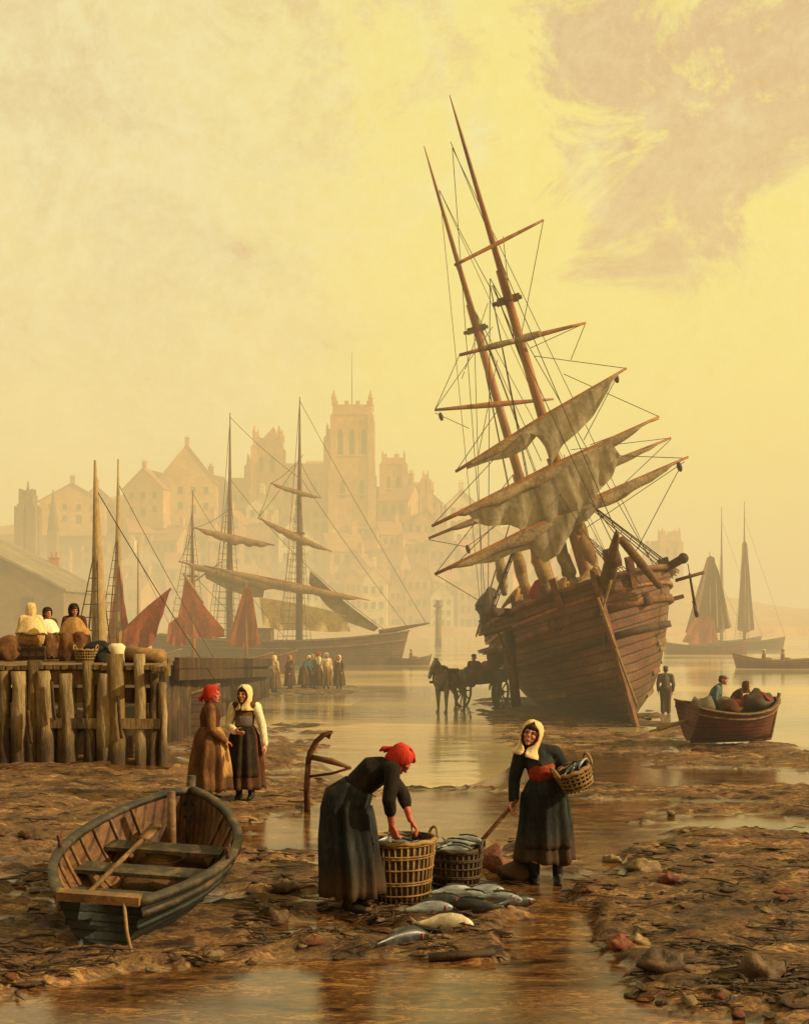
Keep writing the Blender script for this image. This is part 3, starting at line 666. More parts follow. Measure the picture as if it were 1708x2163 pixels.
# ================================================================== HULLS AND SHIPS
class Hull:
    """x forward, y to port, z up; keel amidships at the origin"""
    def __init__(s, L, B, H, bow=1.2, stern=0.9, tr=0.7, rake=0.06, srake=0.03, full=0.33, keelrise=0.0, bluff=2.4, bx=0.75):
        s.bx = bx
        s.L, s.B, s.H, s.bow, s.stern, s.tr, s.rake, s.srake, s.full, s.kr, s.bluff = L, B, H, bow, stern, tr, rake, srake, full, keelrise, bluff
    def breadth(s, t):
        # t 0 stern .. 1 bow
        if t > 0.5: return s.B/2*max(0.0, 1-((t-0.5)/0.5)**s.bluff)**s.bx
        return s.B/2*lerp(s.tr, 1, 1-((0.5-t)/0.5)**2)
    def rail(s, t):
        u = 2*t-1
        return s.H+(s.bow if u > 0 else s.stern)*u*u
    def keel(s, t): return s.kr*max(0, (t-0.75)/0.25)**2*s.H
    def p(s, t, q, side, inset=0.0):
        b = max(0.0, s.breadth(t)-inset); e = abs(2*t-1)**3
        pw = lerp(s.full, 0.95 if t > 0.5 else 0.75, e)
        y = b*(q**pw) if q > 0 else 0.0
        if t < 0.5: y = b*lerp(q**pw, min(1, q*1.15)**0.6, e)
        z = lerp(s.keel(t), s.rail(t), q)
        x = (t-0.5)*s.L+(s.rake*s.L*q*max(0, (t-0.6)/0.4)**1.5)-(s.srake*s.L*q*max(0, (0.4-t)/0.4)**1.5)
        return Vector((x, side*(y+0.015), z))
    def shell(s, nt=44, nq=16, inset=0.0, q0=0.0):
        mb = MB(); rings = []
        for i in range(nt):
            t = i/(nt-1)
            ring = [s.p(t, lerp(1, q0, j/(nq-1)), 1, inset) for j in range(nq)]
            ring += [s.p(t, lerp(q0, 1, j/(nq-1)), -1, inset) for j in range(1 if q0 == 0 else 0, nq)]
            rings.append(ring)
        mb.loft(rings, caps=False, closed=False)
        n = len(rings[0]); mb.f.append(tuple(range(n)))      # transom
        return mb
    def strake(s, q, off, w, h, t0=0.0, t1=1.0, sides=(1,-1), n=40):
        mb = MB()
        for sd in sides:
            pts = []
            for i in range(n):
                t = lerp(t0, t1, i/(n-1)); v = s.p(t, q, sd); v.y += sd*off; pts.append(v)
            for a, b in zip(pts, pts[1:]): pass
            rings = []
            for i, v in enumerate(pts):
                d = (pts[min(i+1,n-1)]-pts[max(i-1,0)]); d.z = 0; d.normalize(); nn = Vector((-d.y, d.x, 0))
                rings.append([v+nn*w/2+Vector((0,0,h/2)), v-nn*w/2+Vector((0,0,h/2)), v-nn*w/2-Vector((0,0,h/2)), v+nn*w/2-Vector((0,0,h/2))])
            mb.loft(rings)
        return mb
    def deck(s, drop, inset=0.06, t0=0.0, t1=0.985, n=30):
        mb = MB(); L_, R_ = [], []
        for i in range(n):
            t = lerp(t0, t1, i/(n-1)); q = 1-drop/max(.1, s.rail(t)-s.keel(t))
            a = s.p(t, q, 1, inset); b = s.p(t, q, -1, inset)
            L_.append(a); R_.append(b)
        mb.loft([[a, a.lerp(b, .5)+Vector((0,0,.05)), b] for a, b in zip(L_, R_)], caps=False, closed=False)
        return mb

def sail_grid(top, bot, sag=0.3, folds=7, seed=0, nu=40, nv=16, fold_amp=0.12, depth=Vector((0,1,0))):
    """cloth between two polylines (lists of points), with creases along depth"""
    def pl(pts, u):
        x = u*(len(pts)-1); i = min(int(x), len(pts)-2); return pts[i].lerp(pts[i+1], x-i)
    def f(u, v):
        p = pl(top, u).lerp(pl(bot, u), v)
        c = sag*math.sin(PI*v)*math.sin(PI*u)
        c += fold_amp*v*math.sin(u*folds*PI+2.5*v+seed)+fold_amp*0.8*fbm(u*5+seed, v*4, seed, 3)
        return p+depth*c
    mb = MB(); mb.grid(f, nu, nv); return mb
def furled(a, b, r, seed=0, n=26, t0=0.06, t1=0.94, drop=0.5):
    """a sail bundled under its yard: lumpy roll with gasket nips"""
    mb = MB(); pts, rad = [], []
    for i in range(n):
        u = i/(n-1); p = a.lerp(b, lerp(t0, t1, u))
        k = math.sin(PI*u)**0.55
        nip = 0.72+0.28*abs(math.sin(u*PI*5+seed))
        rr = r*k*nip*(1+0.5*fbm(u*7, seed, 1.0, 3))+0.03
        pts.append(p-Vector((0,0,rr*drop*1.4))); rad.append(rr)
    mb.tube(pts, rad, 12); 
    mb.v = [v+Vector((0,0,1))*0.10*r*3*noise.noise(v*2.2+Vector((seed,0,0))) for v in mb.v]
    return mb
def spar(a, b, r0, rm=None, r1=None, n=10):
    a, b = Vector(a), Vector(b)
    rm = r0 if rm is None else rm; r1 = r0 if r1 is None else r1
    mb = MB(); ks = 9
    mb.tube([a.lerp(b, i/(ks-1)) for i in range(ks)], [lerp(r0, rm, i/(ks-1)*2) if i < ks/2 else lerp(rm, r1, i/(ks-1)*2-1) for i in range(ks)], n)
    return mb
def shroud_set(top, feet, r=0.014, rat=0.4, zmin=None):
    mb = MB(); 
    for f in feet: rope(mb, top, f, 0, r, 3)
    a, b = Vector(feet[0]), Vector(feet[-1]); n = int((Vector(top)-a).length/rat)
    for i in range(1, int(n*0.9)):
        u = i/n
        rope(mb, a.lerp(top, u), b.lerp(top, u), 0.0, r*0.75, 2, 4)
    return mb
def block(c, r=0.12, up=Vector((0,0,1))):
    mb = MB(); mb.ell(c, (r*0.6, r*0.5, r)); return mb

def build_wreck():
    HEEL, YAW = R(16.0), -R(92.0)
    H = Hull(18.4, 6.4, 4.05, bow=.55, stern=0.75, tr=0.8, rake=0.025, srake=0.03, full=0.3, bluff=4.2, bx=0.5)
    root = thing('stranded_ship', 'large two-masted sailing ship heeled over on the mud, bow on, with loose grey sails', 'ship', (7.2, 43.0, -0.95), (HEEL, R(-1.5), YAW))
    W = root.matrix_world.copy(); inv = W.inverted()
    A = lambda px, py, D: inv @ at(px, py, D)
    mb = H.shell(56, 20)
    rng = random.Random(5)
    hull = mb.build('hull', 'hull', root)
    inner = H.shell(40, 6, 0.14, 0.6); inner.build('bulwark', 'hull_trim', root)
    H.deck(1.0, 0.1).build('deck', 'plank', root)
    H.strake(1.0, 0, 0.34, 0.14).build('rail', 'hull_trim', root)
    H.strake(0.8, 0.06, 0.16, 0.22).build('wale', 'hull_trim', root)
    H.strake(0.62, 0.06, 0.14, 0.2).build('wale', 'old_timber', root)
    H.strake(0.9, 0.05, 0.1, 0.1).build('wale', 'spar', root)
    # stem, keel, rudder
    mb = MB(); pts = [H.p(1, q/14, 1) for q in range(15)]
    for v in pts: v.y = 0
    pts = [Vector((H.L*0.5-1.0, 0, -.02))]+[v+Vector((0.16,0,0)) for v in pts]+[H.p(1,1,1)*1.0+Vector((0.3,0,0.3))]
    pts[-1].y = 0
    mb.tube(pts, [0.13]*15+[0.16,0.14], 4, 0.8); mb.build('stem', 'hull_trim', root, smooth=False)
    mb = MB(); mb.box((-0.3,0,-0.12), (17.4,0.36,0.3)); mb.build('keel', 'old_timber', root, smooth=False)
    mb = MB(); mb.box((-9.4,0,1.6), (0.7,0.16,3.6)); mb.build('rudder', 'old_timber', root, smooth=False)
    # planking butts and patches: a few proud, sprung planks on the starboard bow
    for i in range(16):
        q = rng.uniform(0.15, 0.72); t0 = rng.uniform(0.45, 0.85)
        H.strake(q, 0.02, 0.05, rng.uniform(.12,.22), t0, min(.965, t0+rng.uniform(.06,.16)), (rng.choice((1,-1)),), 8).build('plank', rng.choice(['hull_trim','hull_trim','old_timber','boat_rim']), hull, smooth=False)
    # timberheads along the rail
    for i in range(16):
        for sd in (1,-1):
            t = lerp(0.1, 0.97, i/15); v = H.p(t, 1, sd); mb = MB(); h = rng.uniform(.12,.38)
            mb.box(v+Vector((0,-sd*0.05,h/2+0.06)), (0.15,0.15,h), (rng.uniform(-.15,.15),rng.uniform(-.2,.2),0)); mb.build('timberhead', 'old_timber', root, smooth=False)
    # catheads, anchors, channels, knightheads
    for sd in (1,-1):
        a = H.p(0.9, 0.98, sd); b = a+Vector((0.4, sd*.55, 0.22)); mb = MB(); mb.beam(a-Vector((.5,sd*.6,.1)), b, .22, .24); 
        mb.ell(b, (.16,.16,.17)); c = mb.build('cathead', 'old_timber', root, smooth=False)
        an = MB(); t = b+Vector((0,sd*.05,-.5))
        an.tube([t, t+Vector((-.2,0,-2.0))], [.07,.1], 8); an.tube([t+Vector((-.9,sd*.25,-1.4)), t+Vector((-.65,sd*.1,-1.95)), t+Vector((-.2,0,-2.1)), t+Vector((.25,-sd*.1,-1.9)), t+Vector((.45,-sd*.2,-1.35))], [.02,.1,.13,.1,.02], 8)
        an.beam(t+Vector((0,-.9,-.15)), t+Vector((0,.9,-.15)), .17, .17); an.tube([b, t], .03, 6)
        an.v = [t+Vector(((v-t).x*.62, (v-t).y*.5-sd*.12*min(1,(t-v).z), (v-t).z*.62)) for v in an.v]; an.build('anchor', 'iron', root)
        for x in (0.33, 0.66):
            v = H.p(x, 0.82, sd); mb = MB(); mb.box(v+Vector((0,sd*.25,0)), (2.6,.55,.14)); mb.build('channel', 'hull_trim', root, smooth=False)
        mb = MB(); v = H.p(0.985, 1, sd); mb.beam(v+Vector((-.1,0,-.5)), v+Vector((.1,sd*.05,.42)), .2, .2); mb.build('knighthead', 'hull_trim', root, smooth=False)
        # hawse hole ring
        v = H.p(0.965, 0.8, sd); mb = MB(); mb.tube([v+Vector((-.05,-sd*.1,0)), v+Vector((.12,sd*.14,0))], .2, 12); mb.build('hawse_pipe', 'iron', root)
    # deckhouse, windlass, boat on chocks, heaped gear
    dz = 3.35
    mb = MB(); mb.box((-3.6,0,dz+.75), (3.4,2.6,1.9)); mb.box((-3.6,0,dz+1.76), (3.7,2.9,.12)); mb.build('deckhouse', 'hull_trim', root, smooth=False)
    mb = MB(); mb.tube([(6.4,-1.3,3.9),(6.4,1.3,3.9)], .33, 8); mb.beam((6.4,-.9,3.0),(6.4,-.9,4.5),.3,.4); mb.beam((6.4,.9,3.0),(6.4,.9,4.5),.3,.4); mb.build('windlass', 'old_timber', root, smooth=False)
    for i in range(9):
        x = rng.uniform(1.5, 7.2); y = rng.uniform(-1.8,1.8); mb = MB()
        mb.ell((x,y,3.75+rng.uniform(0,.25)), (rng.uniform(.35,.8),rng.uniform(.3,.6),rng.uniform(.25,.5)), (0,0,rng.uniform(0,3)))
        mb.v = [v+Vector((1,1,1))*0.14*noise.noise(v*3) for v in mb.v]
        mb.build('sail_heap', rng.choice(['sail_brown','sail_tan','cloth_' if False else 'sail_rust','old_timber']), root)
    # bowsprit and jibboom stub
    bs = A(1302,1126,30.6); b0 = A(1277,1256,34.2)
    mb = spar(b0, bs, .27, .21, .07, 12); o = mb.build('bowsprit', 'spar_dark', root)
    mb = MB(); mb.tube([b0.lerp(bs,.62)-Vector((0,.2,0)), b0.lerp(bs,.62)+Vector((0,.2,0))], .3, 10); mb.build('cap', 'iron', o)
    spar(A(1312,1140,32.0), A(1392,1238,33.8), .12, .13, .1).build('boom', 'spar_dark', root)
    # ---- masts (local z is the mast line)
    def mast(x, h, r, yo=0.0, nm='mast'):
        zt = h*0.42; ztop = h*0.72; Y = Vector((0,yo,0))
        mb = MB(); mb.tube([(x,0,.3),(x,0,zt)], [r,r*.86], 14); mb.tube([(x+.34,0,zt-1.6),(x+.34,0,ztop)], [r*.7,r*.52], 12)
        mb.tube([(x+.6,0,ztop-1.1),(x+.6,0,h*0.93),(x+.6,0,h)], [r*.48,r*.22,.015], 10); mb.v = [v+Y for v in mb.v]
        o = mb.build(nm, 'spar', root)
        for z, w in ((zt-1.5,.9),(ztop-1.0,.5)):
            q = MB(); q.box((x+.25,0,z), (w*1.1,w*1.5,.12)); q.beam((x+.0,-w,z+.05),(x+.0,w,z+.05),.1,.12); q.v = [v+Y for v in q.v]; q.build('top', 'spar_dark', o, smooth=False)
        return o
    fx, mx = 5.6, -1.7
    fh = 21.4; mh = 23.2
    fore = mast(fx, fh, .26, .4); main = mast(mx, mh, .27, -.1)
    def yard(m, l, r, rm=.13, mat='spar'):
        o = spar(l, r, .05, rm, .04).build('yard', mat, m)
        mid = Vector(l).lerp(Vector(r), .5)
        return o
    UP = inv.to_3x3() @ Vector((0,0,1)); DEP = inv.to_3x3() @ Vector((0,1,0))
    D1 = 36.5
    y1 = (A(960,560,D1), A(1147,465,D1+.8)); y2 = (A(970,750,D1), A(1236,682,D1+.8)); y3 = (A(962,996,D1-.4), A(1322,778,D1+1.0))
    y4 = (A(912,1111,D1-.8), A(1391,880,D1+1.2)); y5 = (A(905,1137,42.4), A(1416,925,43.2)); y6 = (A(918,1213,D1-1.0), A(1452,965,D1+1.2))
    y7 = (A(918,866,43.2), A(1168,843,44.0))
    for m, (l, r), rm in ((fore,y1,.07),(fore,y2,.1),(fore,y3,.12),(fore,y4,.15),(main,y5,.15),(fore,y6,.17),(main,y7,.12)): yard(m, l, r, rm)
    # half-lowered upper topgallant yard pieces
    spar(A(1095,718,D1+.1), A(1140,705,D1+.1), .12, .13, .1).build('furled_sail', 'sail_brown', root)
    spar(A(1015,738,D1+.1), A(1085,720,D1+.1), .08, .11, .08).build('furled_sail', 'sail_brown', root)
    # ---- sails
    def P(l, D): return [A(x, y, D) for x, y in l]
    top = P([(985,985),(1060,938),(1140,890),(1220,840),(1300,792)], D1+.05)
    bot = P([(985,992),(1035,974),(1075,966),(1110,950),(1135,918),(1150,945),(1163,984),(1188,940),(1218,915),(1252,880),(1274,842),(1296,800)], D1+.1)
    sail_grid(top, bot, -.25, 9, 1.0, 70, 26, .09, DEP).build('sail', 'sail_grey', root)
    furled(y3[0], y3[1], .14, 2.0).build('furled_sail', 'sail_brown', root)
    furled(y4[0], y4[1], .2, 4.0, t0=.1, t1=.92).build('furled_sail', 'sail_brown', root)
    furled(y5[0], y5[1], .17, 1.2, t0=.08, t1=.94).build('furled_sail', 'sail_brown', root)
    furled(y6[0], y6[1], .2, 3.1, t0=.06, t1=.94).build('furled_sail', 'sail_brown', root)
    top = P([(985,1082),(1060,1045),(1140,1006),(1220,966),(1290,934)], D1+.2)
    bot = P([(1000,1100),(1030,1112),(1075,1108),(1110,1125),(1160,1112),(1210,1080),(1240,1085),(1262,1040),(1290,1010),(1310,960)], D1-.1)
    sail_grid(top, bot, -.25, 13, 3.0, 70, 26, .11, DEP).build('sail', 'sail_grey', root)
    top = P([(950,1198),(1040,1157),(1130,1117),(1215,1078),(1270,1050)], D1-.2)
    bot = P([(952,1202),(1000,1192),(1040,1188),(1085,1168),(1120,1160),(1150,1190),(1180,1170),(1215,1110),(1240,1100),(1275,1060)], D1+.1)
    sail_grid(top, bot, -.2, 11, 5.0, 70, 22, .1, DEP).build('sail', 'sail_grey', root)
    # hanging swags of canvas and lowered gear between the sails and the deck
    for k, (xa, ya, xb, yb, D, r, mt) in enumerate(((1120,1120,1160,1255,37.5,.28,'sail_tan'),(1170,1120,1215,1250,37.8,.26,'sail_brown'),(1205,1075,1262,1235,37.6,.36,'sail_tan'),(1050,1150,1065,1255,41,.22,'sail_brown'),(1085,1140,1112,1262,40,.26,'sail_tan'))):
        a, b = A(xa,ya,D), A(xb,yb,D); mb = MB(); n = 14
        mb.tube([a.lerp(b,i/(n-1))+DEP*.1*math.sin(i*1.3+k) for i in range(n)], [r*(0.45+0.7*abs(fbm(i*.4,k,2)) + .35*math.sin(PI*i/(n-1))) for i in range(n)], 10)
        mb.build('hanging_canvas', mt, root)
    # ---- rigging
    for m, x, h in ((fore,fx,fh),(main,mx,mh)):
        for sd in (1,-1):
            feet = [H.p(0.5+(x+dx)/H.L, .98, sd)+Vector((0,sd*.3,0)) for dx in (-1.9,-1.1,-.3,.4)]
            shroud_set((x+.1,sd*.1,h*.40), feet, .02, .42).build('shrouds', 'rope', root)
            f2 = [Vector((x+d,sd*.65,h*.375)) for d in (-.2,.3)]
            shroud_set((x+.4,sd*.05,h*.70), f2, .016, .5).build('shrouds', 'rope', root)
            mb = MB(); rope(mb, (x+.6,0,h*.92), H.p(0.5+(x-2.6)/H.L,.98,sd), 0, .012); rope(mb, (x+.5,0,h*.71), H.p(0.5+(x-2.3)/H.L,.98,sd), 0, .014); mb.build('backstay', 'rope', root)
    tip = bs
    for a, b in (((fx+.6,0,fh*.93),tip),((fx+.4,0,fh*.7),b0.lerp(tip,.8)),((fx,0,fh*.41),b0.lerp(tip,.45)),((mx+.6,0,mh*.92),(fx,0,fh*.7)),((mx+.3,0,mh*.7),(fx,0,fh*.42)),((mx,0,mh*.41),(fx-.3,0,4.2))):
        mb = MB(); rope(mb, a, b, .15, .013); mb.build('stay', 'rope', root)
    ropes = [((962,560),(1055,800),.25,39),((1147,465),(1098,720),.3,38),((970,750),(918,866),.2,40),((1236,682),(1205,760),.1,38),((1236,682),(1120,735),.1,38),((1322,778),(1128,752),.25,38),((1300,800),(1232,930),.3,38),
             ((918,866),(1040,690),.1,42),((918,872),(990,905),.4,43),((962,996),(1055,860),.1,38),((912,1111),(1080,930),.1,38),((1391,880),(1190,790),.2,38),((1391,885),(1245,940),.4,38),
             ((905,1140),(985,1155),.5,42),((985,1155),(1062,1100),.4,41),((918,1213),(1010,1268),.25,40),((918,1213),(1085,1000),.1,38),((1416,925),(1205,950),.2,42),((1416,928),(1250,1085),.3,42),
             ((1452,968),(1240,960),.15,38),((1434,990),(1335,1178),.35,36),((1445,975),(1230,1120),.3,38),((1300,1130),(1248,1062),0,31),((950,1205),(1068,1085),0,38),((1030,640),(975,800),.2,42),
             ((1062,500),(1085,720),.1,38),((1190,960),(1230,1085),0,38),((1360,1010),(1245,1085),.3,38),((1270,1245),(1276,1460),.2,32.5),((1320,1190),(1352,1235),.2,33.5),((1400,1240),(1335,1180),.1,34),((1050,760),(1010,960),.2,40)]
    for (a, b, sg, D) in ropes:
        mb = MB(); rope(mb, A(*a,D), A(*b,D), 0, .013)
        v0 = inv.to_3x3() @ Vector((0,0,-1))
        mb.build('running_rope', 'rope', root)
    for px, py, D in ((1434,986,36.5),(1301,799,38),(931,880,43),(1062,1098,40),(988,1160,42)):
        block(A(px,py,D), .17).build('block', 'old_timber', root)
    # ---- props and fenders against the low side
    for (xa, ya, xb, yb, D) in ((1072,1330,1090,1492,36.4),):
        mb = MB(); mb.tube([A(xa,ya,D), A(xb,yb,D)], .16, 8); mb.build('prop', 'old_timber', root)
    for px, py, D, r in ((1024,1286,41,.36),(1040,1335,40.5,.34),(1046,1390,40,.3),(1036,1256,42,.22)):
        mb = MB(); mb.ell(A(px,py,D), (r*1.1,r,r*1.2)); mb.v = [v+Vector((.3,.3,.3))*noise.noise(v*2.4) for v in mb.v]; mb.build('fender', 'old_timber', root)
    # weedy drape and bright worn patch by the stem
    for k, (px, py, D, m_) in enumerate(((1130,1262,38,'red'),(1180,1248,36,'ochre'),(1238,1240,34.6,'cream'),(1325,1240,34.6,'red'),(1352,1232,36,'ochre'),(1372,1250,37,'darkred'),(1085,1272,40,'ochre'))):
        mb = MB(); mb.ell(A(px,py,D), (.3,.26,.34)); mb.v = [v+Vector((.5,.5,.5))*noise.noise(v*3.1) for v in mb.v]; mb.build('rag', m_, root)
    for k, (xa, ya, xb, yb) in enumerate(((1262,1262,1300,1370),(1300,1370,1345,1492),(1290,1225,1268,1300))):
        mb = MB(); a, b = A(xa,ya,32.2), A(xb,yb,32.4); rope(mb, a, b, .0, .04); mb.build('hawser', 'rope_pale', root)
    return root

def build_brig():
    D0 = 82.0; k = D0/F
    root = thing('moored_brig', 'broadside brig with furled tan sails moored in the mist behind the jetty', 'ship', ((590-CX)*k, D0, -1.5))
    H = Hull(17.0, 4.6, 2.6, bow=.75, stern=.5, tr=.7, rake=.05, full=.3)
    inv = root.matrix_world.inverted(); A = lambda px, py, D=D0: inv @ at(px, py, D)
    H.shell(40, 12).build('hull', 'hull_dark', root); H.deck(.5).build('deck', 'plank', root)
    H.strake(1.0,0,.2,.1).build('rail', 'boat_rim', root); H.strake(.8,.04,.1,.14).build('wale', 'hull_trim', root)
    spar(A(800,1336), A(907,1316), .2, .16, .06).build('bowsprit', 'spar_dark', root)
    mb = MB(); mb.box((-2,0,2.9), (3,2,1.1)); mb.box((-2,0,3.5), (3.2,2.2,.1)); mb.build('deckhouse', 'boat_rim', root, smooth=False)
    def mast(px, py, r):
        b = A(px,1372); t = A(px+1,py); mb = MB(); l = t-b
        mb.tube([b, b+l*.45, b+l*.7, t], [r,r*.8,r*.5,.03], 10); o = mb.build('mast', 'spar_dark', root)
        q = MB(); q.box(b+l*.46, (.7,1.0,.12)); q.build('top', 'spar_dark', o, smooth=False)
        return o
    m1 = mast(485,872,.24); m2 = mast(632,838,.27); m3 = mast(406,1035,.14)
    for m, l, r, rm, fu in ((m2,(572,1021),(678,1052),.1,.14),(m2,(545,1094),(700,1165),.15,.24),(m1,(410,1115),(580,1152),.14,.3),(m1,(378,1186),(640,1248),.18,.34),(m2,(430,1195),(780,1268),.18,.3),(m3,(395,1240),(470,1185),.06,0)):
        a, b = A(*l, D0-.8), A(*r, D0-.4)
        spar(a, b, .05, rm, .05).build('yard', 'spar', m)
        if fu: furled(a, b, fu, l[0]*.1).build('furled_sail', 'sail_tan', root)
    # loose canvas hung to dry between the masts, and the stowed jib on its stay
    top = [A(x,y,D0-.2) for x,y in ((548,1262),(590,1268),(632,1276),(690,1288),(730,1300))]
    bot = [A(x,y,D0) for x,y in ((556,1320),(590,1332),(632,1330),(690,1335),(740,1334))]
    sail_grid(top, bot, .3, 9, 2.0, 34, 12, .2).build('sail', 'sail_pale', root)
    top = [A(x,y,D0-.3) for x,y in ((655,1205),(700,1248),(745,1285),(800,1326))]
    bot = [A(x,y,D0) for x,y in ((652,1232),(690,1280),(735,1315),(790,1334))]
    sail_grid(top, bot, .2, 6, 4.0, 30, 8, .15).build('sail', 'sail_brown', root)
    top = [A(x,y,D0-.5) for x,y in ((432,1205),(480,1218),(530,1232),(560,1240))]
    bot = [A(x,y,D0-.3) for x,y in ((435,1222),(480,1245),(530,1262),(556,1262))]
    sail_grid(top, bot, .2, 6, 4.0, 24, 8, .2).build('sail', 'sail_brown', root)
    for m, px in ((m1,485),(m2,632),(m3,406)):
        tp = A(px, 1010 if px != 406 else 1080)
        for y in (-1.9,1.9):
            feet = [Vector((A(px,1300).x+d, y, 2.5)) for d in (-1.4,-.7,0,.7)]
            shroud_set(tp, feet, .018, .45).build('shrouds', 'rope', root)
    for a, b in (((632,845),(900,1318)),((632,1005),(860,1324)),((632,1180),(812,1330)),((485,880),(632,1010)),((485,1010),(632,1180)),((406,1040),(485,1160)),((632,970),(572,1021)),((632,970),(678,1052)),((572,1021),(545,1094)),((545,1094),(640,960)),((485,1075),(410,1115)),((410,1115),(378,1186)),((632,860),(596,1320)),((485,900),(450,1330))):
        mb = MB(); rope(mb, A(*a), A(*b), .2, .02); mb.build('stay', 'rope', root)
    mb = MB(); c = A(826,1345); mb.tube([c, c+Vector((-.1,0,-1.0))], .05, 6); mb.tube([c+Vector((-.4,0,-.6)), c+Vector((-.1,0,-1.0)), c+Vector((.25,0,-.6))], [.02,.06,.02], 6); mb.build('anchor', 'iron', root)

def smack(label, px, D, L, B, mast_px, mast_top, sails, hullmat='hull_red', lean=0, spars=(), mat_mast='spar', mr=.13, shr=True, rz=0.0, mast_foot=None):
    """small fishing boat: hull + mast + lowered sails; sails = list of (top pts, bottom pts, material)"""
    root = thing('fishing_smack', label, 'fishing boat', ((px-CX)/F*D, D, WATER-.7), (0,0,rz))
    inv = root.matrix_world.inverted(); A = lambda x, y, d=D: inv @ at(x, y, d)
    H = Hull(L, B, 1.5, bow=.6, stern=.35, tr=.6, rake=.05, full=.35, bluff=2.2)
    H.shell(30, 10).build('hull', hullmat, root); H.strake(1,0,.14,.08).build('rail', 'boat_rim', root); H.deck(.35).build('deck', 'plank', root)
    b = A(mast_px, mast_top); base = A(mast_foot or mast_px+lean, 1340); base.z = .5
    mb = MB(); mb.tube([base, base.lerp(b,.5), b], [mr,mr*.8,.03], 10); m = mb.build('mast', mat_mast, root)
    if shr:
        for y in (-B*.45,B*.45): shroud_set(base.lerp(b,.72), [Vector((base.x+d,y,1.45)) for d in (-.8,-.3,.2)], .016, .35).build('shrouds', 'rope', root)
    mb = MB(); rope(mb, base.lerp(b,.9), H.p(1,1,1), .1, .014); mb.build('stay', 'rope', root)
    for i, (tp, bt, mt) in enumerate(sails):
        sail_grid([A(*q, D-.3-.8*i) for q in tp], [A(*q, D-.8*i) for q in bt], .3, 5, i*1.7+px, 26, 14, .16).build('sail', mt, root)
    for (a, c, r) in spars: spar(A(*a, D-.35), A(*c, D-.35), r*.6, r, r*.5).build('gaff', 'spar', root)
    return root

def build_smacks():
    smack('fishing boat with a thick pale mast rising right behind the people on the jetty', 205, 31, 6.0, 2.2, 201, 972,
          [([(172,1338),(180,1332),(190,1330)],[(165,1385),(180,1388),(194,1385)],'sail_red')], 'hull_dark', mr=.24, mat_mast='pale_mast', mast_foot=216)
    smack('red-sailed fishing boat with its gaff slanting up to the right, behind the jetty', 275, 47, 6.5, 2.4, 250, 970,
          [([(240,1262),(252,1190),(262,1268)],[(222,1372),(250,1378),(282,1375)],'sail_red'),
           ([(262,1332),(290,1304),(325,1270),(360,1244)],[(262,1374),(300,1378),(322,1362),(345,1300)],'sail_red')], hullmat='hull_dark', spars=[((268,1325),(362,1243),.1)], mr=.2, mat_mast='pale_mast')
    smack('fishing boat with dark red sail and spar leaning left, under the brig stern', 430, 63, 7.0, 2.5, 409, 1190,
          [([(392,1222),(415,1258),(440,1290),(474,1330)],[(372,1330),(405,1345),(440,1350),(474,1345)],'sail_red'),
           ([(356,1318),(372,1305),(388,1300)],[(352,1360),(375,1366),(398,1362)],'sail_red')], spars=[((388,1212),(430,1275),.1)], shr=False)
    smack('fishing boat with a tall rust-brown triangular sail in front of the brig', 510, 68, 6.0, 2.3, 520, 1226,
          [([(514,1246),(522,1240),(532,1246)],[(478,1362),(515,1368),(550,1362)],'sail_rust')], shr=False)
    for i, (px, t, lab) in enumerate(((292,1150,'thin-masted boat barely seen right of the tall pale masts'),)):
        smack(lab, px, 72, 5, 2, px, t, [], 'hull_dark', mr=.09, shr=False)
    # misty craft beyond the wreck, right
    smack('misty sailing boat under a tall grey triangular sail, right of the wreck', 1490, 108, 7.5, 2.6, 1498, 1165,
          [([(1492,1178),(1500,1174),(1508,1178)],[(1446,1336),(1490,1342),(1530,1334)],'sail_mist'),([(1510,1190),(1514,1200),(1518,1210)],[(1512,1325),(1530,1330),(1545,1325)],'sail_mist'),
           ([(1462,1310),(1485,1300),(1506,1306)],[(1440,1356),(1480,1362),(1516,1356)],'sail_red')], shr=False)
    smack('ghostly boat with one very tall thin mast, just right of the grey sail', 1530, 135, 8, 2.6, 1523, 1070, [], 'hull_dark', shr=True, mr=.2)
    smack('ghostly boat with narrow hanging sail, farthest right of the misty tall masts', 1575, 128, 8, 2.6, 1571, 1060,
          [([(1566,1150),(1571,1140),(1577,1150)],[(1556,1330),(1572,1338),(1592,1330)],'sail_mist')], 'hull_dark', mr=.2)

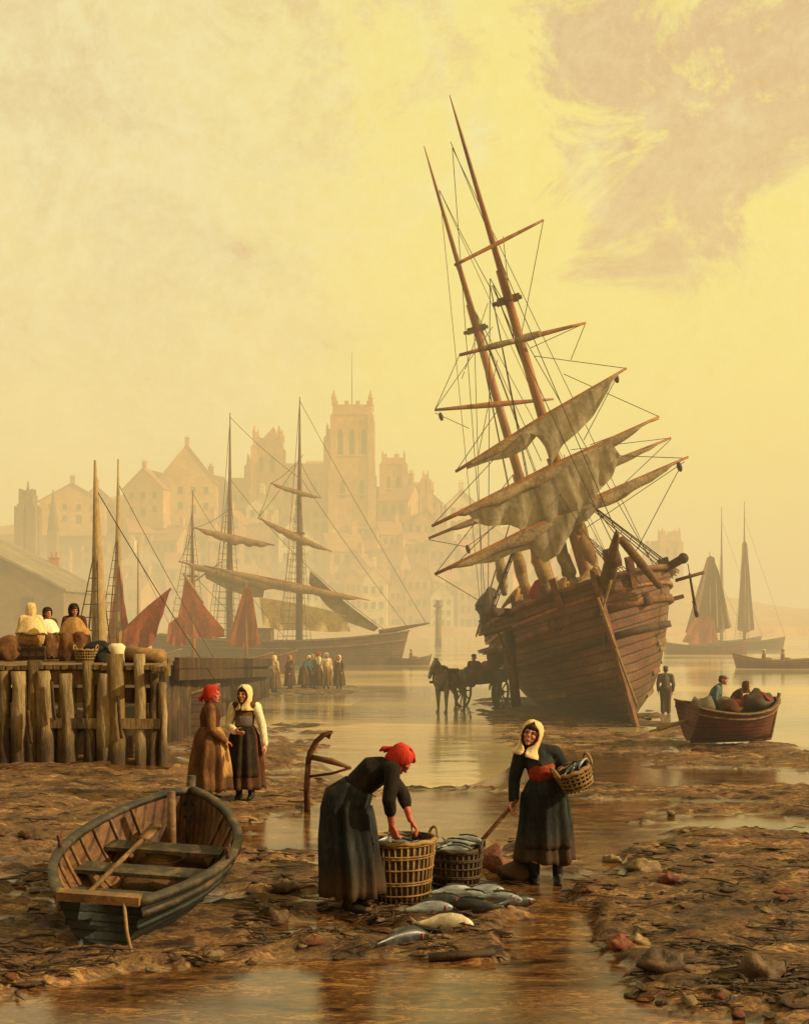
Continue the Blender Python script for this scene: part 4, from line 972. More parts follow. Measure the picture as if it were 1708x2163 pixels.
def rowboat(name, label, loc, rz, L, B, Hh, out, inn, rim, roll=0.0, pitch=0.0, thwarts=(0.3,0.55), detail=True, **kw):
    root = thing(name, label, 'rowing boat', loc, (roll, pitch, rz))
    H = Hull(L, B, Hh, bow=kw.get('bow',.45), stern=kw.get('stern',.12), tr=kw.get('tr',.62), rake=kw.get('rake',.07), srake=.03, full=kw.get('full',.42), bluff=kw.get('bluff',2.0))
    H.shell(44, 14).build('hull', out, root)
    th = .035 if detail else .05
    ins = H.shell(40, 12, th, .14); ins.v = [v+Vector((th if v.x < -L*.45 else 0,0,0)) for v in ins.v]
    # inner skin stops just shy of the stem
    ins.build('inner_boards', inn, root)
    H.strake(1.0, -.01, .075 if detail else .1, .05).build('gunwale', rim, root)
    H.strake(.82, .012, .03, .05).build('strake', rim, root)
    if detail: H.strake(.62, .012, .02, .035).build('strake', out, root)
    for t in thwarts:
        q = .66; a, b = H.p(t,q,1,.05), H.p(t,q,-1,.05); mb = MB(); mb.box((a+b)/2, (.22,(a-b).length,.035)); mb.build('thwart', rim, root, smooth=False)
    mb = MB(); pts = [H.p(1,q/10,1) for q in range(11)]
    for v in pts: v.y = 0
    pts = [Vector((L*.42,0,-.01))]+[v+Vector((.03,0,0)) for v in pts]+[pts[-1]+Vector((.05,0,.12))]
    mb.tube(pts, .045, 6); mb.build('stem', rim, root)
    mb = MB(); mb.box((0,0,-.02), (L*.92,.06,.08)); mb.build('keel', out, root, smooth=False)
    return root, H

def build_boats():
    # near boat on the mud
    loc = Vector((-2.24, 10.0, -.03)); ang = R(85)
    root, H = rowboat('rowing_boat', 'dark weathered wooden rowing boat with open interior beached in the left foreground', loc, ang, 2.35, 1.46, .56, 'boat_out', 'boat_in', 'boat_edge',
                roll=R(3), pitch=R(-8), thwarts=(.22,.47,.7), bow=.16, stern=.03, tr=.42, rake=.04, full=.34, bluff=2.2)
    # transom board and its cap
    a, b = H.p(0,1,1), H.p(0,1,-1); mb = MB(); mb.beam(a+Vector((-.02,0,.02)), b+Vector((-.02,0,.02)), .09, .07); mb.build('transom_cap', 'boat_rim', root, smooth=False)
    # ribs inside
    for i in range(9):
        t = .12+i*.09; mb = MB()
        pts = [H.p(t, lerp(.97,.16,j/8), 1, .05) for j in range(9)]+[H.p(t, lerp(.16,.97,j/8), -1, .05) for j in range(9)]
        mb.tube(pts, .017, 5); mb.build('rib', 'boat_rim', root)
    mb = MB(); mb.box((-.1,0,.12), (1.6,.5,.03)); mb.build('bottom_board', 'boat_in', root, smooth=False)
    # mast stump, bow post, rowlocks, rope over the transom
    mb = MB(); mb.tube([H.p(.78,.2,1)*Vector((1,0,1)), Vector((.70,.02,.86))], [.05,.038], 10); mb.build('mast_stump', 'boat_rim', root)
    for sd in (1,-1):
        v = H.p(.42,1,sd); mb = MB(); mb.tube([v, v+Vector((0,0,.09))], .02, 6); mb.tube([v+Vector((-.05,0,.14)), v+Vector((-.03,0,.09)), v+Vector((.03,0,.09)), v+Vector((.05,0,.14))], .012, 6); mb.build('rowlock', 'iron', root)
    rng = random.Random(2)
    v = H.p(0,.98,-.25); v.y = -.2; mb = MB(); mb.tube([v+Vector((.08,0,-.02)), v+Vector((-.05,0,.05)), v+Vector((-.09,-.04,-.2)), v+Vector((-.11,-.1,-.42)), v+Vector((-.2,-.2,-.56)), v+Vector((-.34,-.22,-.57))], .014, 7); mb.build('painter_rope', 'rope_pale', root)
    W = root.matrix_world
    def inside(label, name, cat, mb, mat):
        mb.xf(W); o = mb.build(name, mat); tag(o, label, cat); return o
    mb = MB(); 
    for k in range(5):
        r = .2-.012*k; mb.tube([Vector((.62+r*math.cos(a*.4), .05+r*math.sin(a*.4), .2+.028*k)) for a in range(17)], .02, 6)
    inside('coil of brown rope lying in the bow of the beached rowing boat', 'rope_coil', 'rope', mb, 'rope_pale')
    mb = MB(); mb.ell((.2,.05,.17), (.34,.26,.06)); mb.v = [v+Vector((.5,.5,.5))*.10*noise.noise(v*7) for v in mb.v]
    inside('crumpled brown sailcloth on the floor of the beached rowing boat', 'cloth_bundle', 'cloth', mb, 'brown')
    mb = MB(); mb.ell((.55,-.2,.2), (.2,.16,.07)); mb.v = [v+Vector((.5,.5,.5))*.1*noise.noise(v*8) for v in mb.v]
    inside('small dark russet cloth low in the bow of the beached rowing boat', 'cloth_bundle', 'cloth', mb, 'umber')
    mb = MB(); mb.tube([(-.85,.28,.42),(.45,.2,.48)], .022, 8); mb.box((.6,.19,.49), (.4,.11,.02))
    inside('wooden oar laid along the inside of the beached rowing boat', 'oar', 'oar', mb, 'boat_rim')
    # boat with people, right middle distance
    D = 28.2
    r2, H2 = rowboat('rowing_boat', 'red-brown rowing boat crowded with people and nets at the water edge, right', at(1538,1552,D)-Vector((0,0,0.12)), R(16), 2.3, 1.5, .78, 'hull_red', 'boat_in', 'boat_rim', roll=R(6), bow=.25, stern=.15, tr=.75, full=.3, bluff=2.8, detail=False)
    for k, (x, y, z, r, mt) in enumerate(((.75,0,.9,.36,'weed'),(.4,.2,.85,.26,'darkred'),(.85,-.15,1.08,.15,'red'),(-.1,-.2,.8,.26,'umber'),(-.7,.1,.85,.28,'grey'))):
        mb = MB(); mb.ell((x,y,z), (r*1.2,r,r*.75)); mb.v = [v+Vector((.5,.5,.7))*.25*noise.noise(v*4) for v in mb.v]; mb.xf(r2.matrix_world)
        labs = ('dark heap of wet net in the bow of the red-brown boat','dark red bundle amid the red-brown boat','small bright red cloth on top of the net in the red-brown boat','umber sack in the middle of the red-brown boat','grey sack in the stern of the red-brown boat')
        tag(mb.build('net_heap' if k == 0 else 'bundle', mt), labs[k], 'net' if k == 0 else 'bundle')
    mb = MB(); mb.tube([at(1388,1540,27.6), at(1462,1519,27.9)], [.06,.045], 8); mb.box(at(1392,1539,27.6), (.5,.14,.03), (0,-.28,0))
    tag(mb.build('oar', 'rope_pale'), 'pale oar resting out over the left end of the red-brown boat', 'oar')
    # far boats
    rowboat('rowing_boat', 'tiny brown rowing boat with one rower on the far water left of the wreck', Vector(((865-CX)/F*82, 82, WATER-.12)), R(8), 2.7, 1.1, .55, 'hull_dark', 'boat_in', 'boat_rim', bow=.25, detail=False)
    rowboat('rowing_boat', 'pale brown rowing boat carrying people at the far right edge of the water', Vector(((1632-CX)/F*76, 76, WATER-.15)), R(170), 4.6, 1.5, .7, 'hull_red', 'boat_in', 'rope_pale', bow=.5, detail=False)
# ================================================================== PEOPLE
def V(*a): return Vector(a)
def hand(mb, wrist, d, nrm, side, curl=0.5, s=1.0):
    """palm, five jointed fingers and a thumb; d fingers' direction, nrm palm side, side=+1/-1 thumb side along d x nrm"""
    d = Vector(d).normalized(); n = Vector(nrm); n = (n-d*n.dot(d)).normalized(); l = d.cross(n)*side
    w = Vector(wrist)
    for k in (-1, -.33, .33, 1): mb.tube([w+l*k*.018*s, w+d*.05*s+l*k*.030*s, w+d*.088*s+l*k*.031*s], [.016*s,.015*s,.012*s], 8, rnd=True)
    lens = (.068,.078,.073,.056)
    for i, L in enumerate(lens):
        o = (1-i*2/3)*.031; p = w+d*.086*s+l*o*s; a = 0; pts = [p-d*.02*s, p]
        for seg in range(3):
            a += curl*(.7+.1*i)*(1 if seg else .6); dd = d*math.cos(a)+n*math.sin(a)+l*o*.8
            p = p+dd.normalized()*L*s*(.45,.32,.23)[seg]; pts.append(p)
        mb.tube(pts, [.011*s,.0105*s,.0098*s,.009*s,.008*s], 8, rnd=True)
    t0 = w+d*.022*s+l*.026*s; t1 = t0+(d*.5+l*.75+n*.25)*.042*s; t2 = t1+(d*.8+l*.25+n*.5)*.036*s; t3 = t2+(d*.8-l*.05+n*.6)*.026*s
    mb.tube([t0,t1,t2,t3], [.016*s,.0125*s,.011*s,.009*s], 8, rnd=True)

def head_shape(mb, HM, hs=1.0):
    def e(c, r): 
        t = MB(); t.ell(Vector(c)*hs, Vector(r)*hs); t.xf(HM); mb.add(t.v, t.f)
    e((0,.012,.028),(.076,.094,.098)); e((0,-.022,-.045),(.058,.064,.070)); e((0,-.064,-.1),(.026,.022,.02))
    e((0,-.1,-.016),(.014,.020,.020)); e((0,-.092,.012),(.010,.014,.028)); e((0,-.074,.028),(.052,.018,.013))
    for s in (-1,1): e((s*.036,-.062,-.026),(.024,.024,.022)); e((s*.077,.012,-.01),(.011,.02,.032))
    e((0,-.086,-.056),(.024,.012,.008)); e((0,-.084,-.070),(.02,.012,.008))
HOOD = [(.136,.02,.025,0),(.126,.055,.062,0),(.098,.084,.1,16),(.06,.098,.116,44),(.01,.104,.122,56),(-.045,.103,.118,58),(-.095,.098,.108,44),(-.135,.09,.10,14),(-.165,.098,.105,6),(-.195,.12,.118,4),(-.225,.15,.13,10)]
KERCH = [(.132,.02,.025,0),(.122,.055,.062,0),(.095,.084,.1,10),(.058,.096,.114,38),(.01,.1,.119,62),(-.04,.098,.112,80),(-.08,.085,.1,108),(-.11,.06,.08,130)]
def hood(HM, rings, hs=1.0, seed=0, rough=.010):
    mb = MB(); n = 32; R_ = []
    for z, rx, ry, op in rings:
        r = []
        for j in range(n):
            a = lerp(R(op), 2*PI-R(op), j/(n-1)); p = Vector((math.sin(a)*rx, .012-math.cos(a)*ry, z))
            k = noise.noise(Vector((p.x*14+seed, p.y*14, p.z*9)))*rough*(1+2*(z < -.1))
            p = (p+Vector((p.x, p.y, 0)).normalized()*k)*hs; r.append(HM @ p)
        R_.append(r)
    mb.loft(R_, caps=False, closed=False); return mb
def skirt(path, rx, ry, folds=11, amp=.03, seed=0, ragged=.02, ref=None):
    mb = MB(); rings = []; n = 72; k = len(path); N = 18
    def ev(arr, u):
        x = u*(len(arr)-1); i = min(int(x), len(arr)-2); f = x-i
        a, b = arr[i], arr[i+1]; return a.lerp(b, f) if isinstance(a, Vector) else lerp(a, b, f)
    for i in range(N):
        u = i/(N-1); c = ev(path, u); d = (ev(path, min(1,u+.03))-ev(path, max(0,u-.03))).normalized()
        d = d.lerp(Vector((0,0,-1)), sstep(.25,.8,u)).normalized()
        sx = Vector((1,0,0)); sx = (sx-d*sx.dot(d)).normalized(); sy = d.cross(sx)
        r = []
        for j in range(n):
            a = 2*PI*j/n; f = amp*u**.8*(math.sin(folds*a+seed+1.3*math.sin(2*a+seed))+.6*math.sin((folds*2-3)*a+2*seed))
            q = c+sx*math.cos(a)*(ev(rx,u)+f)+sy*math.sin(a)*(ev(ry,u)+f)
            if i == N-1: q.z += ragged*noise.noise(Vector((math.cos(a)*3, math.sin(a)*3, seed)))
            r.append(q)
        rings.append(r)
    mb.loft(rings, caps=False); return mb

def person(label, loc, yaw=0.0, group=None, vox=.012, hs=1.0, seated=False, man=False, head=(0,0,0), lean=(0,0), arms=None, jacket='black', skirt_m='brown', scarf='cream', scarf_kind='hood',
           apron=None, shawl=None, bodice=None, sleeve=1.0, sleeve_m=None, skirt_hem=.16, skirt_r=.29, skinm='skin', shoe='leather', seed=0, legs_apart=.09, face=True, scale=1.0, pose=None, hair=False, skirt_path=None):
    rot = Euler((0,0,yaw)); root_m = wmat(loc, (0,0,yaw)) @ Matrix.Scale(scale, 4)
    dz = -.5 if seated else 0.0
    lx, ly = lean
    J = dict(pel=V(0,.0,.9+dz), waist=V(lx*.3,ly*.3,1.02+dz), chest=V(lx*.7,ly*.7,1.2+dz), sh=V(lx,ly,1.31+dz), neck=V(lx*1.15,ly*1.2-.005,1.385+dz), hd=V(lx*1.45,ly*1.5-.03,1.49+dz), shw=.165 if not man else .19)
    if seated: J.update(kneeL=V(-.13,-.40,.43), kneeR=V(.13,-.40,.43), ankL=V(-.12,-.43,.08), ankR=V(.12,-.43,.08))
    else: J.update(kneeL=V(-legs_apart,-.02,.47), kneeR=V(legs_apart,-.02,.47), ankL=V(-legs_apart,.02,.08), ankR=V(legs_apart,.02,.08))
    ax = Vector((1,0,0))
    if pose: J.update(pose)
    sdir = J.get('sdir', V(1,0,0)); fdir = J.get('fdir', V(0,-1,0)); hdir = J.get('hdir', sdir)
    shL, shR = J['sh']-sdir*J['shw'], J['sh']+sdir*J['shw']
    hipL, hipR = J['pel']-hdir*.09, J['pel']+hdir*.09
    A = dict(L=(shL+V(-.06,.02,-.28), shL+V(-.04,-.12,-.50), V(0,-.3,-1), V(1,0,0)), R=(shR+V(.06,.02,-.28), shR+V(.04,-.12,-.50), V(0,-.3,-1), V(-1,0,0)))
    if arms: A.update(arms)
    HM = Matrix.Translation(J['hd']) @ (J['hm'] if 'hm' in J else Euler(head).to_matrix().to_4x4())
    # ---- the body: one continuous surface
    mb = MB()
    mb.tube([J['pel'], J['waist'], J['chest'], J['sh']], [.125,.105,.115,.075], 14, rnd=True)
    mb.tube([shL, J['sh'], shR], [.05,.075,.05], 10, rnd=True)
    mb.tube([J['sh'], J['neck'], J['hd']], [.06,.045,.045], 10)
    head_shape(mb, HM)
    for h, kn, an, in ((hipL,J['kneeL'],J['ankL']),(hipR,J['kneeR'],J['ankR'])):
        mb.tube([h, h.lerp(kn,.5), kn, kn.lerp(an,.4), an], [.078,.066,.05,.052,.034], 10, rnd=True)
        mb.tube([an+V(0,.03,-.03), an+fdir*.06+V(0,0,-.05), an+fdir*.14+V(0,0,-.055)], [.035,.036,.022], 8, rnd=True)
    for sd, s0 in (('L',shL),('R',shR)):
        el, wr, d, n = A[sd][:4]; curl = A[sd][4] if len(A[sd]) > 4 else .45
        mb.tube([s0, s0.lerp(el,.5), el, el.lerp(wr,.35), wr], [.05,.047,.038,.038,.026], 10, rnd=True)
        hand(mb, wr, d, n, 1 if sd == 'L' else -1, curl)
    mb.xf(root_m); 
    body = mb.build('person', skinm, fuse=vox, relax=1)
    tag(body, label, 'person', group)
    def part(m, name, mat, fuse=0, thick=0, relax=2, sm=True):
        m.xf(root_m); o = m.build(name, mat, body, fuse=fuse, relax=relax, thick=thick, smooth=sm); return o
    # ---- face
    if face:
        for s in (-1,1):
            m = MB(); m.ell((s*.031,-.083,.004),(.012,.008,.008)); m.xf(HM); part(m, 'eye', 'dark')
        m = MB(); m.ell((0,-.094,-.062),(.02,.007,.006)); m.xf(HM); part(m, 'mouth', 'lip')
        if hair or scarf_kind == 'hood':
            m = MB(); m.ell((0,-.02,.062),(.082,.082,.05)); m.ell((0,.03,.03),(.085,.09,.095)); m.xf(HM); part(m, 'hair', 'hair', fuse=.014)
    # ---- clothes
    gv = max(vox*1.4, .014)
    j = MB(); j.tube([J['pel'].lerp(J['waist'],.35), J['waist'], J['chest'], J['sh'], J['sh'].lerp(J['neck'],.45)], [.155,.13,.145,.105,.075], 16, 1.0, rnd=True)
    j.tube([shL, J['sh'], shR], [.07,.09,.07], 12, rnd=True)
    for c, q in ((.0,.25),(.0,.75)): pass
    sl = MB()
    for sd, s0 in (('L',shL),('R',shR)):
        el, wr = A[sd][0], A[sd][1]; e = el.lerp(wr, sleeve*.96)
        if sleeve > 0: tgt = [s0, s0.lerp(el,.5), el, el.lerp(e,.5), e]; rr = [.072,.068,.06,.056,.052]
        else: tgt = [s0, s0.lerp(el,.5), s0.lerp(el,.8)]; rr = [.072,.068,.062]
        (sl if sleeve_m else j).tube(tgt, rr, 12, rnd=True)
    for m in (j, sl): m.v = [v+Vector((1,1,.4))*.012*noise.noise(v*13+Vector((seed,0,0))) for v in m.v]
    part(j, 'jacket', jacket, fuse=gv)
    if sleeve_m: part(sl, 'sleeves', sleeve_m, fuse=gv)
    if skirt_m:
        if seated:
            m = MB()
            for kn, an, h in ((J['kneeL'],J['ankL'],hipL),(J['kneeR'],J['ankR'],hipR)):
                m.tube([h, kn+V(0,.02,0)], [.17,.14], 12, rnd=True); m.tube([kn, an+V(0,.02,.02)], [.13,.17], 12, rnd=True)
            m.tube([J['waist'], J['pel']], [.14,.2], 14, rnd=True); m.tube([V(0,-.1,.3),V(0,-.38,.2)], [.2,.2], 12, rnd=True)
            m.v = [v+Vector((1,1,.3))*.03*noise.noise(v*7+Vector((seed,0,0))) for v in m.v]
            part(m, 'skirt', skirt_m, fuse=.02)
        else:
            pth = skirt_path or [J['waist']+V(0,0,.02), J['pel'], V(0,0,.5), V(0,0,skirt_hem)]
            m = skirt(pth, [.14,.205,lerp(.2,skirt_r,.6),skirt_r], [.13,.195,lerp(.19,skirt_r,.55),skirt_r*.9], 9, .032, seed, .05); m.v = [v+Vector((1,1,.2))*.022*noise.noise(Vector((v.x*7,v.y*7,v.z*2.5+seed))) for v in m.v]
            part(m, 'skirt', skirt_m, thick=.01)
            if apron:
                m2 = MB(); N = 14
                src = skirt(pth, [.155,.22,lerp(.215,skirt_r+.02,.6),skirt_r+.02], [.145,.21,lerp(.205,skirt_r+.02,.55),skirt_r*.9+.02], 9, .03, seed, 0)
                n = 72; idx = [k for k in range(n) if abs(((k/n*360-(90 if True else 270)+180) % 360)-180) < 58]
                m2.loft([[src.v[i*n+k] for k in idx] for i in range(0, 15)], caps=False, closed=False)
                part(m2, 'apron', apron, thick=.008)
    else:
        m = MB()
        for h, kn, an in ((hipL,J['kneeL'],J['ankL']),(hipR,J['kneeR'],J['ankR'])):
            m.tube([h, h.lerp(kn,.5), kn, an+V(0,0,.06)], [.115,.1,.08,.075], 12, rnd=True)
        m.tube([J['waist'],J['pel']], [.14,.15], 12, rnd=True)
        part(m, 'trousers', 'umber', fuse=gv)
    if bodice:
        m = MB(); c = J['chest'].lerp(J['waist'],.45)+fdir*.055; m.ell(c, (.135,.105,.15)); m.v = [v+Vector((1,1,1))*.015*noise.noise(v*16) for v in m.v]; part(m, 'bodice', bodice, fuse=gv)
    if shawl:
        m = MB(); rings = []; n = 48
        for i in range(12):
            u = i/11; c = J['neck'].lerp(J['sh'],.4).lerp(J['waist']+V(0,0,-.02), u); rx = lerp(.08,.3,u**.5); ry = lerp(.08,.22,u**.6)
            rings.append([c+V(math.cos(2*PI*q/n)*(rx+.018*math.sin(q*.9+seed)*u), math.sin(2*PI*q/n)*(ry+.018*math.sin(q*.7)*u), .02*math.sin(q*.5+seed)*u) for q in range(n)])
        m.loft(rings, caps=False); part(m, 'shawl', shawl, thick=.012)
    for an in (J['ankL'],J['ankR']):
        m = MB(); m.tube([an+V(0,0,.09), an+V(0,0,-.01)], [.055,.05], 10, rnd=True); m.tube([an+V(0,.02,-.035)-fdir*.02, an+fdir*.07+V(0,0,-.045), an+fdir*.16+V(0,0,-.055)], [.045,.045,.03], 10, rnd=True)
        part(m, 'shoe', shoe, fuse=gv*.8)
    if scarf_kind == 'hood': part(hood(HM, HOOD, 1.0, seed), 'headscarf', scarf, thick=.006)
    elif scarf_kind == 'kerchief':
        part(hood(HM, KERCH, 1.0, seed), 'headscarf', scarf, thick=.012)
        m = MB(); m.ell((0,.125,-.01),(.03,.03,.025)); m.tube([(0,.13,-.01),(.03,.16,-.07),(.05,.16,-.12)],[.02,.025,.01],8); m.tube([(0,.13,-.01),(-.03,.17,-.06),(-.05,.17,-.1)],[.02,.025,.01],8); m.xf(HM); part(m, 'scarf_knot', scarf, fuse=.01)
    elif scarf_kind == 'cap':
        m = MB(); m.ell((0,.012,.085),(.092,.108,.055)); m.ell((0,-.1,.06),(.06,.05,.012)); m.xf(HM); part(m, 'cap', scarf, fuse=.01)
        m = MB(); m.ell((0,.045,.01),(.08,.085,.08)); m.xf(HM); part(m, 'hair', 'hair')
    return body

def build_people():
    # ---- woman with hip basket, right foreground
    D = 11.2; loc = V((1150-CX)/F*D, D, ground_z((1150-CX)/F*D, D)-.005)
    L = lambda px, py, dy=0.0: at(px, py, D+dy)-loc
    sh = V(-.07,0,1.28)
    person('woman in cream headscarf standing with a basket on her hip and a shovel', loc, 0, vox=.0065,
           pose=dict(sh=sh, chest=V(-.05,-.01,1.17), waist=V(-.02,0,1.0), neck=V(-.10,-.015,1.365), hd=V(-.135,-.05,1.465), ankL=V(-.10,.0,.08), ankR=V(.12,-.04,.08), kneeL=V(-.09,-.02,.47), kneeR=V(.1,-.03,.47)),
           head=(R(-6),R(15),R(-20)), arms=dict(L=(V(-.30,.02,1.0), V(-.315,-.08,.80), V(-.25,-.3,-1), V(.7,-.7,0), .95), R=(V(.24,.02,1.04), V(.16,-.24,1.0), V(1,-.25,-.1), V(0,.5,.8), .55)),
           jacket='navy', skirt_m='teal', scarf='cream', bodice='darkred', apron='navy', skirt_hem=.22, skirt_r=.27, seed=1.0, skinm='skin', sleeve=.9)
    # ---- woman bending over the basket
    D = 9.85; loc = V((742-CX)/F*D, D, ground_z((742-CX)/F*D, D)-.005)
    hm = Matrix.Rotation(R(62), 4, 'Z') @ Matrix.Rotation(R(52), 4, 'X')
    person('woman in red headscarf and dark dress bending over the large wicker basket', loc, 0, vox=.0065,
           pose=dict(pel=V(-.03,0.02,.90), waist=V(.06,0,1.06), chest=V(.20,-.02,1.19), sh=V(.30,-.03,1.225), neck=V(.355,-.04,1.255), hd=V(.425,-.06,1.29), hm=hm, sdir=V(.35,-.93,0).normalized(), hdir=V(.2,-.98,0).normalized(), fdir=V(.9,-.4,0).normalized(),
                     kneeL=V(.05,.1,.48), kneeR=V(.05,-.1,.48), ankL=V(0,.11,.08), ankR=V(-.02,-.11,.08)),
           arms=dict(L=(V(.44,.16,.98), V(.51,.06,.755), V(.5,-.15,-.7), V(-.3,-.2,-.8), .6), R=(V(.33,-.24,.97), V(.35,-.13,.735), V(.3,.1,-.9), V(.5,.5,0), .65)),
           jacket='black', skirt_m='navy', scarf='red', scarf_kind='kerchief', skirt_hem=.13, skirt_r=.25, seed=2.0, skinm='skin_red', sleeve=.45,
           skirt_path=[V(.06,0,1.06), V(-.05,0.01,.9), V(-.02,0,.5), V(-.01,0,.12)])
    # ---- two women talking, left
    D = 15.9; g = 'pair of women talking on the mud'
    loc = V((444-CX)/F*D, D, ground_z((444-CX)/F*D, D)+.0)
    person('woman in red kerchief seen from the side, left of two women talking', loc, R(100), group=None, vox=.009, jacket='umber', skirt_m='brown', apron='ochre', scarf='red', scarf_kind='kerchief', sleeve_m='brown', seed=3.0, skirt_r=.31, skinm='skin_red', head=(0,0,R(-12)),
           arms=dict(L=(V(-.24,-.02,1.02), V(-.20,-.2,.86), V(.5,-.7,-.4), V(0,.5,-.8)), R=(V(.24,.06,1.02), V(.26,.04,.76), V(0,-.2,-1), V(-1,0,0))))
    loc = V((512-CX)/F*D, D+.25, ground_z((512-CX)/F*D, D+.25))
    person('woman in cream hood and pale sleeves facing the viewer, right of two women talking', loc, R(-6), vox=.009, jacket='brown', skirt_m='umber', sleeve_m='white', scarf='cream', seed=4.0, skirt_r=.28, head=(0,0,R(-20)), bodice='grey',
           arms=dict(L=(V(-.22,-.05,1.05), V(-.08,-.24,.98), V(.8,-.4,-.2), V(0,.6,.5)), R=(V(.25,.0,1.04), V(.30,-.02,.78), V(.05,-.1,-1), V(-1,0,0))), apron='black')
    # ---- seated on the jetty
    D = 23.2; z = JZ+.02
    P = lambda px, d=D: V((px-CX)/F*d, d, z)
    person('person in cream hood and bulky cream cape seated on the jetty, back turned', P(66), R(205), seated=True, vox=.014, jacket='cream', shawl='cream', skirt_m='ochre', scarf='cream', seed=5, scale=1.02)
    person('dark-haired person seated behind the cream-caped figure on the jetty', P(100, 23.9), R(40), seated=True, vox=.014, jacket='brown', shawl='white', skirt_m='brown', scarf='black', scarf_kind='kerchief', seed=6, scale=.95, hair=True)
    person('person in dark headscarf and ochre shawl seated facing the viewer on the jetty', P(157, 22.8), R(12), seated=True, vox=.012, jacket='umber', shawl='ochre', skirt_m='brown', scarf='black', seed=7, scale=1.0, apron=None, head=(R(12),0,R(20)))
    # ---- small group beyond the jetty
    D = 52; lz = lambda px, d: V((px-CX)/F*d, d, max(ground_z((px-CX)/F*d, d), WATER-.03))
    person('small figure in cream standing alone at the foot of the jetty, beyond the talking women', lz(579,50), R(150), vox=.018, jacket='cream', skirt_m='ochre', scarf='cream', seed=8, face=False)
    person('stooping small figure in dark blue, left of the distant group of three', lz(641,52), R(60), vox=.018, jacket='blue', skirt_m='umber', scarf='white', scarf_kind='kerchief', seed=9, face=False, lean=(.0,-.22), scale=.92)
    person('small figure in blue shawl, middle of the distant group of three', lz(659,52.6), R(-30), vox=.018, jacket='ochre', shawl='blue', skirt_m='brown', scarf='ochre', seed=10, face=False)
    person('small figure in cream with white cap, right of the distant group of three', lz(689,52.4), R(20), vox=.018, jacket='cream', skirt_m='ochre', scarf='white', seed=11, face=False, scale=1.04)
    person('small hunched figure in umber shawl a little right of the foot of the jetty', lz(612,51.4), R(-50), vox=.018, jacket='umber', shawl='brown', skirt_m='brown', scarf='ochre', seed=31, face=False, scale=.95)
    person('small figure in russet skirt carrying nothing, farthest back of the distant crowd', lz(672,55), R(120), vox=.018, jacket='white', skirt_m='darkred', scarf='red', scarf_kind='kerchief', seed=32, face=False)
    person('small figure in dark clothes at the right end of the distant crowd', lz(716,53), R(-20), vox=.018, jacket='brown', skirt_m='umber', scarf='cream', seed=33, face=False, scale=.97)
    # ---- man by the wreck, and the boat crew
    d = 38.6; x = (1405-CX)/F*d
    person('lone man in grey coat standing in the shallows between the wreck and the red-brown boat', V(x, d, max(ground_z(x,d), WATER-.12)), R(170), vox=.016, man=True, jacket='grey', skirt_m=None, scarf='grey', scarf_kind='cap', seed=12, face=False, scale=1.04)
    d = 28.4
    person('person in blue-grey leaning forward in the red-brown boat', at(1500,1516,d), R(60), vox=.014, seated=True, jacket='blue', skirt_m='grey', scarf='grey', scarf_kind='cap', seed=13, face=False, lean=(0,-.2), scale=.95)
    person('person in dark brown bending low in the middle of the red-brown boat', at(1540,1518,d+.1), R(80), vox=.014, seated=True, jacket='umber', skirt_m='umber', scarf='brown', scarf_kind='hood', seed=14, face=False, lean=(0,-.3), scale=.85)
    person('tiny rower in ochre in the far rowing boat left of the wreck', V((868-CX)/F*82, 82, WATER+.05), R(90), vox=.03, seated=True, jacket='ochre', skirt_m='ochre', scarf='cream', scarf_kind='cap', seed=15, face=False)
    for k, (px, jm, sm, lab) in enumerate(((1612,'grey','white','seated figure in pale cap at the left of the far right rowing boat'),(1652,'ochre','darkred','seated figure in ochre at the right of the far right rowing boat'))):
        person(lab, V((px-CX)/F*76, 76, WATER+.15), R(90), vox=.03, seated=True, jacket=jm, skirt_m='ochre', scarf=sm, scarf_kind='cap', seed=16+k, face=False)

